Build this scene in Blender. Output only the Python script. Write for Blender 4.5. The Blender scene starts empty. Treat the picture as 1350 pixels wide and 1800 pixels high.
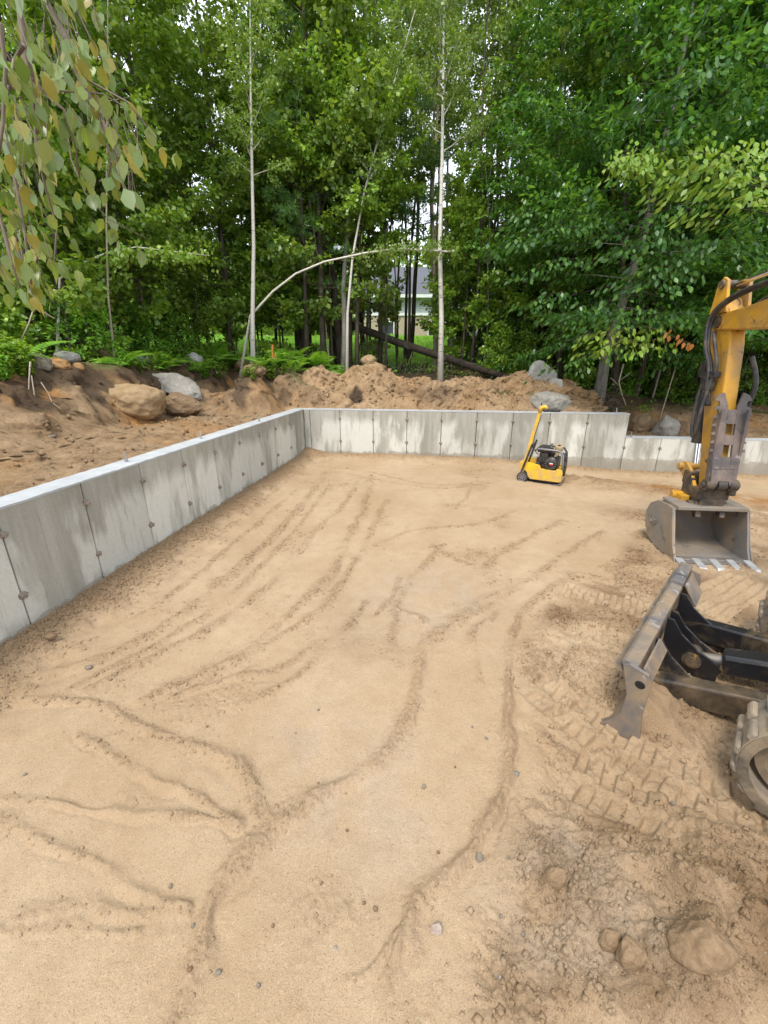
import bpy, bmesh, math, random
import numpy as np
from mathutils import Vector, Matrix, Euler

S = bpy.context.scene
COL = S.collection
R = math.radians
# ------------------------------------------------------------------ camera, world, sun, exposure
F, PT, CZ = 743.6, R(19.38), 1.65
cd = bpy.data.cameras.new('camera'); cam = bpy.data.objects.new('camera', cd); COL.objects.link(cam)
cam.location = (0, 0, CZ); cam.rotation_euler = (R(90) - PT, 0, 0)
cd.sensor_fit = 'VERTICAL'; cd.sensor_height = 36; cd.lens = F / 1800 * 36
cd.clip_start = 0.05; cd.clip_end = 800
S.camera = cam
S.render.resolution_x, S.render.resolution_y = 768, 1024
S.view_settings.view_transform = 'Standard'; S.view_settings.look = 'None'
S.view_settings.exposure = 1.12; S.view_settings.gamma = 1; S.view_settings.use_curve_mapping = False
SUN_EL, SUN_AZ = R(58), R(205)      # azimuth clockwise from +Y
W = bpy.data.worlds.new('World'); S.world = W; W.use_nodes = True
nt = W.node_tree; nt.nodes.clear()
wo = nt.nodes.new('ShaderNodeOutputWorld'); bg = nt.nodes.new('ShaderNodeBackground')
sky = nt.nodes.new('ShaderNodeTexSky'); sky.sky_type = 'NISHITA'; sky.sun_disc = False
sky.sun_elevation = SUN_EL; sky.sun_rotation = SUN_AZ; sky.dust_density = 3.0
mx = nt.nodes.new('ShaderNodeMixRGB'); mx.inputs[0].default_value = 0.86
mx.inputs[2].default_value = (7.6, 8.1, 8.9, 1)
nt.links.new(sky.outputs[0], mx.inputs[1]); nt.links.new(mx.outputs[0], bg.inputs[0])
bg.inputs[1].default_value = 0.115
nt.links.new(bg.outputs[0], wo.inputs[0])
sl = bpy.data.lights.new('sun', 'SUN'); sl.energy = 1.5; sl.angle = R(14); sl.color = (1, .95, .88)
so = bpy.data.objects.new('sun', sl); COL.objects.link(so)
sd_ = Vector((math.sin(SUN_AZ) * math.cos(SUN_EL), math.cos(SUN_AZ) * math.cos(SUN_EL), math.sin(SUN_EL)))
so.rotation_euler = sd_.to_track_quat('Z', 'Y').to_euler(); so.location = (0, 0, 20)
S.cycles.max_bounces = 6; S.cycles.transparent_max_bounces = 4; S.cycles.diffuse_bounces = 4
S.cycles.use_denoising = True

# ------------------------------------------------------------------ helpers
CP, SP = math.cos(PT), math.sin(PT)
def ray(u, v):
    a, b = (u - 675) / F, (v - 900) / F
    return Vector((a, CP - b * SP, -b * CP - SP))
def atz(u, v, z=0.0):
    r = ray(u, v); t = (z - CZ) / r.z
    return Vector((r.x * t, r.y * t, z))
def aty(u, v, y):
    r = ray(u, v); t = y / r.y
    return Vector((r.x * t, y, CZ + r.z * t))
def sstep(e0, e1, x):
    t = np.clip((x - e0) / (e1 - e0), 0, 1); return t * t * (3 - 2 * t)

def _h(ix, iy, seed):
    h = (ix.astype(np.int64) * 374761393 + iy.astype(np.int64) * 668265263 + seed * 2246822519) & 0xffffffff
    h = ((h ^ (h >> 13)) * 1274126177) & 0xffffffff
    return ((h ^ (h >> 16)) & 0xffff) / 65535.0
def vn(x, y, seed=0):
    x = np.asarray(x, float); y = np.asarray(y, float)
    ix, iy = np.floor(x), np.floor(y); fx, fy = x - ix, y - iy
    fx = fx * fx * fx * (fx * (fx * 6 - 15) + 10); fy = fy * fy * fy * (fy * (fy * 6 - 15) + 10)
    a, b, c, d = _h(ix, iy, seed), _h(ix + 1, iy, seed), _h(ix, iy + 1, seed), _h(ix + 1, iy + 1, seed)
    return (a + (b - a) * fx) * (1 - fy) + (c + (d - c) * fx) * fy - 0.5
def fbm(x, y, sc, o=4, seed=0, g=.5):
    r = 0; a = 1.0
    for i in range(o):
        c, s = math.cos(i * 1.1), math.sin(i * 1.1)
        r = r + a * vn((x * c - y * s) * sc, (x * s + y * c) * sc, seed + i); sc *= 2.03; a *= g
    return r

class MB:
    def __init__(s): s.v = []; s.f = []; s.m = []; s.mi = 0
    def add(s, vs, fs):
        o = len(s.v); s.v += [tuple(p) for p in vs]; s.f += [tuple(i + o for i in f) for f in fs]; s.m += [s.mi] * len(fs)
    def box(s, c, d, rot=None):
        x, y, z = d[0] / 2, d[1] / 2, d[2] / 2; c = Vector(c)
        vs = [Vector(p) for p in ((-x,-y,-z),(x,-y,-z),(x,y,-z),(-x,y,-z),(-x,-y,z),(x,-y,z),(x,y,z),(-x,y,z))]
        if rot is not None:
            m = rot if isinstance(rot, Matrix) else Euler(rot).to_matrix()
            vs = [m @ p for p in vs]
        s.add([p + c for p in vs], [(0,3,2,1),(4,5,6,7),(0,1,5,4),(1,2,6,5),(2,3,7,6),(3,0,4,7)])
    def tube(s, pts, rad, n=8, cap=True):
        pts = [Vector(p) for p in pts]; k = len(pts)
        if not hasattr(rad, '__len__'): rad = [rad] * k
        vs = []; up = None
        for i in range(k):
            t = (pts[min(i + 1, k - 1)] - pts[max(i - 1, 0)])
            t = t.normalized() if t.length > 1e-9 else Vector((0, 0, 1))
            if up is None:
                up = Vector((0, 0, 1)) if abs(t.z) < .9 else Vector((1, 0, 0))
            u = t.cross(up)
            u = u.normalized() if u.length > 1e-6 else t.orthogonal().normalized()
            w = u.cross(t).normalized(); up = w
            for j in range(n):
                a = 2 * math.pi * j / n
                vs.append(pts[i] + (u * math.cos(a) + w * math.sin(a)) * rad[i])
        fs = []
        for i in range(k - 1):
            for j in range(n):
                j2 = (j + 1) % n
                fs.append((i * n + j, i * n + j2, (i + 1) * n + j2, (i + 1) * n + j))
        if cap: fs.append(tuple(range(n - 1, -1, -1))); fs.append(tuple((k - 1) * n + j for j in range(n)))
        s.add(vs, fs)
    def cyl(s, a, b, r, n=16): s.tube([a, b], r, n)
    def prism(s, poly, fn, h0, h1):
        """poly: 2D outline; fn(p, q, h) -> world point; extruded from h0 to h1"""
        n = len(poly)
        ar = sum(poly[i][0] * poly[(i + 1) % n][1] - poly[(i + 1) % n][0] * poly[i][1] for i in range(n))
        vs = [fn(p, q, h0) for p, q in poly] + [fn(p, q, h1) for p, q in poly]
        fs = [tuple(range(n - 1, -1, -1)), tuple(range(n, 2 * n))] + [(i, (i + 1) % n, n + (i + 1) % n, n + i) for i in range(n)]
        s.add(vs, fs)
    def ribbon(s, pts, fn, h0, h1, th):
        """open profile with thickness th, extruded"""
        P = [Vector((p[0], p[1])) for p in pts]; k = len(P); N = []
        for i in range(k):
            t = (P[min(i + 1, k - 1)] - P[max(i - 1, 0)]).normalized(); N.append(Vector((-t.y, t.x)))
        s.prism([tuple(p) for p in P] + [tuple(P[i] + N[i] * th) for i in range(k - 1, -1, -1)], fn, h0, h1)
    def lathe(s, prof, c, ax, n=24):
        """prof: (r, h) pairs along axis ax from centre c"""
        ax = Vector(ax).normalized(); u = ax.orthogonal().normalized(); w = ax.cross(u); c = Vector(c)
        vs = []
        for r, h in prof:
            for j in range(n):
                a = 2 * math.pi * j / n; vs.append(c + ax * h + (u * math.cos(a) + w * math.sin(a)) * r)
        k = len(prof); fs = []
        for i in range(k - 1):
            for j in range(n):
                j2 = (j + 1) % n; fs.append((i * n + j, i * n + j2, (i + 1) * n + j2, (i + 1) * n + j))
        s.add(vs, fs)
    def build(s, name, mat, parent=None, smooth=False, bev=0, loc=None):
        me = bpy.data.meshes.new(name); me.from_pydata(s.v, [], s.f)
        mats = mat if isinstance(mat, (list, tuple)) else [mat]
        for m in mats: me.materials.append(m)
        if len(mats) > 1: me.polygons.foreach_set('material_index', s.m)
        bm = bmesh.new(); bm.from_mesh(me); bmesh.ops.recalc_face_normals(bm, faces=bm.faces); bm.to_mesh(me); bm.free()
        o = bpy.data.objects.new(name, me); COL.objects.link(o)
        if smooth: me.shade_smooth()
        if smooth == 'auto':
            me.set_sharp_from_angle(angle=R(38))
        if bev:
            b = o.modifiers.new('bevel', 'BEVEL'); b.width = bev; b.segments = 2; b.limit_method = 'ANGLE'; b.angle_limit = R(40)
        if parent is not None: o.parent = parent
        if loc is not None: o.location = loc
        return o

def npmesh(name, V, Fq, mat, smooth=False, attr=None):
    """V (n,3) array, Fq (m,k) int array, all faces with k corners"""
    me = bpy.data.meshes.new(name); n, m, k = len(V), len(Fq), Fq.shape[1]
    me.vertices.add(n); me.vertices.foreach_set('co', np.asarray(V, np.float32).ravel())
    me.loops.add(m * k); me.loops.foreach_set('vertex_index', np.asarray(Fq, np.int32).ravel())
    me.polygons.add(m); me.polygons.foreach_set('loop_start', np.arange(0, m * k, k, dtype=np.int32))
    try: me.polygons.foreach_set('loop_total', np.full(m, k, np.int32))
    except Exception: pass
    if mat is not None: me.materials.append(mat)
    if attr is not None:
        a = me.attributes.new('mask', 'FLOAT_COLOR', 'POINT')
        c = np.zeros((n, 4), np.float32); c[:, :attr.shape[1]] = attr; c[:, 3] = 1
        a.data.foreach_set('color', c.ravel())
    me.update(calc_edges=True); me.validate()
    if smooth: me.shade_smooth()
    return me
def link(name, me, parent=None, loc=None, rot=None, sc=None):
    o = bpy.data.objects.new(name, me); COL.objects.link(o)
    if parent is not None: o.parent = parent
    if loc is not None: o.location = loc
    if rot is not None: o.rotation_euler = rot
    if sc is not None: o.scale = (sc, sc, sc) if not hasattr(sc, '__len__') else sc
    return o
def grid_faces(nr, nc):
    i = np.arange(nr - 1)[:, None] * nc + np.arange(nc - 1)[None, :]
    i = i.ravel(); return np.stack([i, i + 1, i + nc + 1, i + nc], 1)
def tag(o, label, cat, group=None):
    o['label'] = label; o['category'] = cat
    if group: o['group'] = group
    return o
def thing(name, label, cat, loc=(0, 0, 0), rotz=0, group=None):
    o = bpy.data.objects.new(name, None); COL.objects.link(o); o.location = loc; o.rotation_euler = (0, 0, rotz)
    o.empty_display_size = .1
    return tag(o, label, cat, group)
def struct(o, kind='structure'): o['kind'] = kind; return o

# ------------------------------------------------------------------ materials
def new_mat(name):
    m = bpy.data.materials.new(name); m.use_nodes = True; t = m.node_tree
    b = t.nodes['Principled BSDF']; return m, t, b
def nd(t, typ, ins=None, **kw):
    n = t.nodes.new(typ)
    for k, v in kw.items(): setattr(n, k, v)
    if ins:
        for k, v in ins.items():
            if hasattr(v, 'is_output') or isinstance(v, bpy.types.NodeSocket): t.links.new(v, n.inputs[k])
            else: n.inputs[k].default_value = v
    return n
def mixc(t, f, a, b, mode='MIX'):
    n = nd(t, 'ShaderNodeMixRGB', blend_type=mode)
    for i, v in enumerate((f, a, b)):
        if isinstance(v, bpy.types.NodeSocket): t.links.new(v, n.inputs[i])
        else: n.inputs[i].default_value = v if i == 0 else (v if len(v) == 4 else (*v, 1))
    return n.outputs[0]
def noise(t, vec, scale, det=4, rough=.55, dist=0):
    n = nd(t, 'ShaderNodeTexNoise', {'Scale': scale, 'Detail': det, 'Roughness': rough, 'Distortion': dist})
    if vec is not None: t.links.new(vec, n.inputs['Vector'])
    return n.outputs['Fac']
def ramp(t, f, stops):
    n = nd(t, 'ShaderNodeValToRGB'); t.links.new(f, n.inputs[0]); e = n.color_ramp.elements
    while len(e) < len(stops): e.new(.5)
    for el, (p, c) in zip(e, stops):
        el.position = p; el.color = (*c, 1) if hasattr(c, '__len__') else (c, c, c, 1)
    return n.outputs[0]
def math_(t, op, a, b=0.0, clamp=False):
    n = nd(t, 'ShaderNodeMath', operation=op, use_clamp=clamp)
    for i, v in enumerate((a, b)):
        if isinstance(v, bpy.types.NodeSocket): t.links.new(v, n.inputs[i])
        else: n.inputs[i].default_value = v
    return n.outputs[0]
def bump(t, b, h, strength, dist):
    n = nd(t, 'ShaderNodeBump', {'Strength': strength, 'Distance': dist, 'Height': h})
    t.links.new(n.outputs[0], b.inputs['Normal'])
def pos(t): return nd(t, 'ShaderNodeNewGeometry').outputs['Position']
def objc(t): return nd(t, 'ShaderNodeTexCoord').outputs['Object']
def scaled(t, vec, s, rot=(0, 0, 0)):
    return nd(t, 'ShaderNodeMapping', {'Vector': vec, 'Scale': s, 'Rotation': rot}).outputs[0]

def mat_plain(name, col, rough=.6, metal=0, dirt=None, dirt_amt=.5, scale=14, bumpv=.0, wear=None):
    m, t, b = new_mat(name); p = objc(t)
    f = noise(t, p, scale, 5, .65)
    c = mixc(t, ramp(t, f, [(.3, 0), (.75, 1)]), tuple(x * .8 for x in col), tuple(min(1, x * 1.12) for x in col))
    if dirt:
        g = ramp(t, noise(t, p, scale * .45, 6, .7, .4), [(.55 - .3 * dirt_amt, 0), (.72 - .2 * dirt_amt, 1)])
        c = mixc(t, math_(t, 'MULTIPLY', g, .85), c, dirt)
    if wear:
        g = ramp(t, noise(t, p, scale * 1.3, 7, .75, .8), [(.60, 0), (.63, 1)])
        c = mixc(t, g, c, wear)
    t.links.new(c, b.inputs['Base Color']); b.inputs['Roughness'].default_value = rough; b.inputs['Metallic'].default_value = metal
    t.links.new(ramp(t, f, [(.2, rough * .8), (.8, min(1, rough * 1.25))]), b.inputs['Roughness'])
    if bumpv: bump(t, b, noise(t, p, scale * 5, 6, .7), bumpv, .004)
    return m

def mat_sand():
    m, t, b = new_mat('sand'); p = pos(t)
    at = nd(t, 'ShaderNodeAttribute', attribute_name='mask'); sep = nd(t, 'ShaderNodeSeparateColor', {'Color': at.outputs['Color']})
    loose, grey, orange = sep.outputs[0], sep.outputs[1], sep.outputs[2]
    big = ramp(t, noise(t, p, 1.1, 5, .6, .5), [(.35, 0), (.65, 1)])
    fine = noise(t, p, 260, 3, .8)
    c = mixc(t, big, (.375, .266, .160), (.445, .330, .212))
    c = mixc(t, loose, c, (.262, .170, .092))
    c = mixc(t, grey, c, (.36, .30, .235))
    c = mixc(t, orange, c, (.28, .13, .04))
    c = mixc(t, ramp(t, noise(t, p, 9, 6, .7), [(.42, 0), (.7, .35)]), c, (.29, .19, .105))
    c = mixc(t, 1.0, c, ramp(t, fine, [(.25, .62), (.5, 1.0), (.78, 1.30)]), 'MULTIPLY')
    gr = nd(t, 'ShaderNodeTexVoronoi', {'Vector': p, 'Scale': 300.0}); gc = nd(t, 'ShaderNodeSeparateColor', {'Color': gr.outputs['Color']})
    c = mixc(t, math_(t, 'MULTIPLY', math_(t, 'GREATER_THAN', gc.outputs[0], .975), .6), c, (.20, .14, .09))
    c = mixc(t, math_(t, 'MULTIPLY', math_(t, 'GREATER_THAN', gc.outputs[1], .985), .25), c, (.60, .54, .46))
    t.links.new(c, b.inputs['Base Color']); b.inputs['Roughness'].default_value = .95; b.inputs['Specular IOR Level'].default_value = .15
    h = math_(t, 'ADD', math_(t, 'MULTIPLY', noise(t, p, 70, 5, .75), math_(t, 'ADD', math_(t, 'MULTIPLY', loose, 1.6), .5)), math_(t, 'MULTIPLY', fine, .45))
    bump(t, b, h, .8, .011)
    return m
def mat_soil(name='soil', lt=1.0):
    m, t, b = new_mat(name); p = pos(t)
    at = nd(t, 'ShaderNodeAttribute', attribute_name='mask'); sep = nd(t, 'ShaderNodeSeparateColor', {'Color': at.outputs['Color']})
    n1 = noise(t, p, 3, 6, .7, .6); n2 = noise(t, p, 28, 5, .75)
    c = mixc(t, ramp(t, n1, [(.35, 0), (.7, 1)]), tuple(v * lt for v in (.235, .152, .082)), tuple(v * lt for v in (.36, .25, .146)))
    c = mixc(t, sep.outputs[1], c, (.36, .175, .052))
    c = mixc(t, sep.outputs[0], c, (.075, .052, .034))
    c = mixc(t, sep.outputs[2], c, (.085, .10, .03))
    c = mixc(t, 1.0, c, ramp(t, n2, [(.25, .6), (.5, 1.0), (.75, 1.3)]), 'MULTIPLY')
    t.links.new(c, b.inputs['Base Color']); b.inputs['Roughness'].default_value = .95; b.inputs['Specular IOR Level'].default_value = .15
    bump(t, b, math_(t, 'ADD', n2, noise(t, p, 110, 4, .8)), .8, .02)
    return m
def mat_floor():
    m, t, b = new_mat('forest_floor'); p = pos(t)
    at = nd(t, 'ShaderNodeAttribute', attribute_name='mask'); sep = nd(t, 'ShaderNodeSeparateColor', {'Color': at.outputs['Color']})
    n2 = noise(t, p, 14, 6, .75)
    lit = mixc(t, ramp(t, n2, [(.35, 0), (.7, 1)]), (.045, .032, .018), (.11, .08, .045))
    g = mixc(t, ramp(t, noise(t, p, 5, 6, .7), [(.3, 0), (.7, 1)]), (.10, .21, .022), (.19, .31, .045))
    c = mixc(t, sep.outputs[0], lit, g)
    t.links.new(c, b.inputs['Base Color']); b.inputs['Roughness'].default_value = .95; b.inputs['Specular IOR Level'].default_value = .1
    bump(t, b, n2, .8, .05)
    return m
WA = R(7.66)
def mat_concrete(name, top=False):
    m, t, b = new_mat(name); p = pos(t)
    fine = noise(t, p, 60, 6, .7)
    if top:
        c = mixc(t, ramp(t, noise(t, p, 5, 6, .7), [(.3, 0), (.7, 1)]), (.33, .34, .345), (.44, .45, .45))
        c = mixc(t, ramp(t, noise(t, p, 17, 5, .7), [(.62, 0), (.72, .6)]), c, (.30, .25, .18))
        bump(t, b, fine, .35, .004)
    else:
        z = nd(t, 'ShaderNodeSeparateXYZ', {'Vector': p}).outputs[2]
        st = scaled(t, p, (1, 1, .10), (0, 0, WA)); st2 = scaled(t, p, (1, 1, .28), (0, 0, WA))
        s1 = noise(t, st, 7, 5, .65, .3); s2 = noise(t, st2, 2.6, 4, .6, .25); s3 = noise(t, st, 22, 4, .7)
        c = mixc(t, ramp(t, s1, [(.35, 0), (.65, 1)]), (.27, .255, .215), (.38, .365, .32))
        hi = math_(t, 'ADD', z, math_(t, 'MULTIPLY', math_(t, 'SUBTRACT', noise(t, scaled(t, p, (1, 1, .05), (0, 0, WA)), 5, 4, .6), .5), .5))
        band = ramp(t, hi, [(.02, .15), (.12, 1), (.60, 1), (.74, 0)])
        pale = math_(t, 'MULTIPLY', ramp(t, s2, [(.43, 0), (.53, 1)]), band)
        c = mixc(t, math_(t, 'MULTIPLY', pale, .85), c, (.56, .55, .50))
        c = mixc(t, math_(t, 'MULTIPLY', ramp(t, s3, [(.57, 0), (.68, 1)]), .35), c, (.20, .185, .15))
        c = mixc(t, math_(t, 'MULTIPLY', ramp(t, noise(t, p, 38, 5, .7, .5), [(.66, 0), (.70, 1)]), .55), c, (.17, .14, .10))
        c = mixc(t, math_(t, 'MULTIPLY', ramp(t, noise(t, scaled(t, p, (1, 1, .5)), 6, 6, .7, 1.0), [(.66, 0), (.70, 1)]), .5), c, (.62, .60, .56))
        c = mixc(t, ramp(t, math_(t, 'ADD', z, math_(t, 'MULTIPLY', noise(t, p, 7, 5, .7), -.22)), [(-.22, .6), (-.06, 0)]), c, (.24, .205, .155))
        c = mixc(t, 1.0, c, ramp(t, fine, [(.3, .9), (.7, 1.08)]), 'MULTIPLY')
        bump(t, b, math_(t, 'ADD', fine, math_(t, 'MULTIPLY', s1, .6)), .25, .004)
    rv = math_(t, 'ADD', math_(t, 'MULTIPLY', nd(t, 'ShaderNodeObjectInfo').outputs['Random'], .26), .87)
    if not top: c = mixc(t, 1.0, c, nd(t, 'ShaderNodeCombineColor', {0: rv, 1: rv, 2: math_(t, 'MULTIPLY', rv, .98)}).outputs[0], 'MULTIPLY')
    t.links.new(c, b.inputs['Base Color']); b.inputs['Roughness'].default_value = .85; b.inputs['Specular IOR Level'].default_value = .3
    return m
def mat_leaf(name, cols, trans=.38, rough=.36, spec=.55, vein=False):
    m, t, b = new_mat(name)
    g = nd(t, 'ShaderNodeNewGeometry'); oi = nd(t, 'ShaderNodeObjectInfo')
    f = math_(t, 'FRACT', math_(t, 'ADD', g.outputs['Random Per Island'], oi.outputs['Random']))
    n = len(cols); c = ramp(t, f, [((i + .5) / n, cc) for i, cc in enumerate(cols)])
    hsv = nd(t, 'ShaderNodeHueSaturation', {'Color': c, 'Hue': .5, 'Saturation': 1.0})
    t.links.new(math_(t, 'ADD', math_(t, 'MULTIPLY', oi.outputs['Random'], .5), .90), hsv.inputs['Value'])
    c = hsv.outputs[0]
    if vein:
        xyz = nd(t, 'ShaderNodeSeparateXYZ', {'Vector': objc(t)}); ay = math_(t, 'ABSOLUTE', xyz.outputs[1])
        sv = math_(t, 'SINE', math_(t, 'MULTIPLY', math_(t, 'SUBTRACT', xyz.outputs[0], math_(t, 'MULTIPLY', ay, .9)), 1150.0))
        vv = math_(t, 'MAXIMUM', math_(t, 'MULTIPLY', ramp(t, sv, [(.80, 0), (.97, 1)]), .35), math_(t, 'LESS_THAN', ay, .0007))
        c = mixc(t, math_(t, 'MULTIPLY', vv, .5), c, (.34, .34, .16))
        c = mixc(t, ramp(t, noise(t, objc(t), 90, 4, .7), [(.55, 0), (.75, .6)]), c, (.25, .17, .05))
    t.links.new(c, b.inputs['Base Color']); b.inputs['Roughness'].default_value = rough; b.inputs['Specular IOR Level'].default_value = spec
    tr = nd(t, 'ShaderNodeBsdfTranslucent'); t.links.new(mixc(t, 1.0, c, (1.5, 1.35, .55), 'MULTIPLY'), tr.inputs['Color'])
    ms = nd(t, 'ShaderNodeMixShader', {0: trans}); t.links.new(b.outputs[0], ms.inputs[1]); t.links.new(tr.outputs[0], ms.inputs[2])
    t.links.new(ms.outputs[0], t.nodes['Material Output'].inputs['Surface'])
    return m
def mat_bark(name, c1, c2, sc=6, stretch=.25, birch=False):
    m, t, b = new_mat(name); p = objc(t)
    if birch:
        n = noise(t, scaled(t, p, (3, 3, 22)), 1.6, 4, .7); f = ramp(t, n, [(.60, 0), (.66, 1)])
        c = mixc(t, f, mixc(t, noise(t, p, 9, 4), c1, tuple(x * .75 for x in c1)), c2)
    else:
        n = noise(t, scaled(t, p, (1, 1, stretch)), sc * 3, 6, .7); c = mixc(t, ramp(t, n, [(.35, 0), (.65, 1)]), c1, c2)
        c = mixc(t, ramp(t, noise(t, p, 4, 5, .7), [(.58, 0), (.64, .7)]), c, (.16, .17, .13))
    t.links.new(c, b.inputs['Base Color']); b.inputs['Roughness'].default_value = .9; b.inputs['Specular IOR Level'].default_value = .2
    bump(t, b, n, .6, .01); return m
def mat_rock(name, c1, c2, c3=(.1, .09, .08), sandy=0.0):
    m, t, b = new_mat(name); p = objc(t)
    n = noise(t, p, 5, 8, .72, .5); n2 = noise(t, p, 30, 6, .75)
    c = mixc(t, ramp(t, n, [(.35, 0), (.65, 1)]), c1, c2)
    c = mixc(t, ramp(t, noise(t, p, 9, 7, .75, 1.2), [(.58, 0), (.66, .75)]), c, c3)
    if sandy:
        nz = nd(t, 'ShaderNodeSeparateXYZ', {'Vector': nd(t, 'ShaderNodeNewGeometry').outputs['Normal']}).outputs[2]
        c = mixc(t, math_(t, 'MULTIPLY', ramp(t, math_(t, 'ADD', nz, math_(t, 'MULTIPLY', n2, 1.2)), [(1.1, 0), (1.5, 1)]), sandy), c, (.34, .235, .135))
    c = mixc(t, 1.0, c, ramp(t, n2, [(.25, .75), (.75, 1.2)]), 'MULTIPLY')
    t.links.new(c, b.inputs['Base Color']); b.inputs['Roughness'].default_value = .85; b.inputs['Specular IOR Level'].default_value = .25
    bump(t, b, math_(t, 'ADD', n, n2), .6, .012); return m

M = {}
M['sand'] = mat_sand(); M['soil'] = mat_soil(); M['soil_light'] = mat_soil('soil_light', 1.18); M['floor'] = mat_floor()
M['conc'] = mat_concrete('concrete_face'); M['conc_top'] = mat_concrete('concrete_top', True)
M['tie'] = mat_plain('tie_metal', (.20, .16, .13), .7, .3, (.33, .28, .22), .5, 60)
M['bolt'] = mat_plain('bolt_steel', (.45, .46, .47), .4, .8)
M['bark'] = mat_bark('bark_dark', (.05, .038, .028), (.13, .105, .08))
M['bark_grey'] = mat_bark('bark_grey', (.13, .12, .10), (.26, .25, .215))
M['bark_log'] = mat_bark('bark_dark_log', (.022, .016, .012), (.06, .047, .036))  # same bark pattern in darker tones for the fallen log
M['birch'] = mat_bark('bark_birch', (.70, .66, .58), (.10, .075, .06), birch=True)
M['birch_tan'] = mat_bark('bark_birch_tan', (.42, .35, .27), (.12, .08, .06), birch=True)
M['twig'] = mat_plain('twig_bark', (.19, .145, .105), .8, 0, None, .5, 30)
G_MAP = [(.10, .195, .024), (.15, .265, .03), (.195, .32, .037), (.12, .225, .032), (.26, .37, .045)]
G_BIR = [(.13, .23, .038), (.17, .285, .045), (.21, .30, .055), (.14, .24, .05), (.25, .33, .065)]
G_BEE = [(.035, .105, .024), (.055, .15, .03), (.08, .19, .034), (.045, .13, .028), (.12, .245, .038)]
G_PIN = [(.055, .135, .03), (.075, .17, .042), (.095, .19, .04)]
G_HERB = [(.12, .27, .028), (.15, .32, .034), (.21, .38, .04), (.10, .22, .03)]
G_FERN = [(.16, .33, .04), (.22, .40, .05), (.13, .28, .04)]
M['l_map'] = mat_leaf('leaf_maple', G_MAP); M['l_bir'] = mat_leaf('leaf_birch', G_BIR); M['l_bee'] = mat_leaf('leaf_beech', G_BEE)
M['l_pin'] = mat_leaf('needles_pine', G_PIN, .25); M['l_herb'] = mat_leaf('leaf_herb', G_HERB); M['l_fern'] = mat_leaf('leaf_fern', G_FERN)
M['l_lime'] = mat_leaf('leaf_lime', [(.16, .28, .03), (.20, .31, .04), (.13, .25, .03), (.24, .32, .05)])
M['l_near'] = mat_leaf('leaf_near', [(.13, .20, .04), (.17, .225, .045), (.21, .23, .05), (.16, .24, .10), (.20, .28, .13), (.11, .19, .04), (.29, .25, .06)], .42, vein=True)
M['l_dead'] = mat_leaf('leaf_dead', [(.55, .23, .06), (.48, .19, .05), (.60, .30, .10)], .3)

# ------------------------------------------------------------------ wall frame
C0 = Vector((-1.474, 7.888, 0)); dB = Vector((math.cos(WA), -math.sin(WA), 0)); nB = Vector((math.sin(WA), math.cos(WA), 0))
ZT, ZT2 = CZ - .788, .475
def wf(a, b, z=0): return C0 + dB * a + nB * b + Vector((0, 0, z))
def ab(x, y):
    X, Y = x - C0.x, y - C0.y
    return X * dB.x + Y * dB.y, X * nB.x + Y * nB.y

# ------------------------------------------------------------------ large terrain
def nat(x, y):
    yy = np.clip(y - 11, -30, 14)
    z = 1.22 + .13 * np.clip(yy, 0, 14) + .045 * np.clip(y - 25, 0, 60) + .03 * np.clip(yy, -6, 0)
    z = z + .35 * sstep(-3, -8, x) * (1 - sstep(12, 20, y)) - .45 * sstep(3.6, 6.5, x) * (1 - sstep(11, 22, y))
    return z + fbm(x, y, .5, 3, 5) * .18
def floor_h(x, y):
    a, b = ab(x, y)
    out = np.maximum(-a, b)                  # distance outside the walls
    z = nat(x, y)
    return np.where(out < 3.0, np.minimum(z, -.6 + (z + .4) * sstep(.9, 3.0, out)), z)
def sheet(xs, ys):
    X, Y = np.meshgrid(xs, ys); return X.ravel(), Y.ravel()
xs = np.concatenate([np.linspace(-200, -22, 24), np.linspace(-20, 20, 150), np.linspace(22, 200, 24)])
ys = np.concatenate([np.linspace(-60, -4, 10), np.linspace(-3, 36, 150), np.linspace(38, 260, 28)])
X, Y = sheet(xs, ys)
lawn = sstep(.35, .6, sstep(13.2, 15.5, Y + fbm(X, Y, .6, 3, 9) * 2))
V = np.stack([X, Y, floor_h(X, Y)], 1)
me = npmesh('forest_floor', V, grid_faces(len(ys), len(xs)), M['floor'], True, np.stack([lawn, lawn * 0], 1))
struct(link('forest_floor', me))

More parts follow.
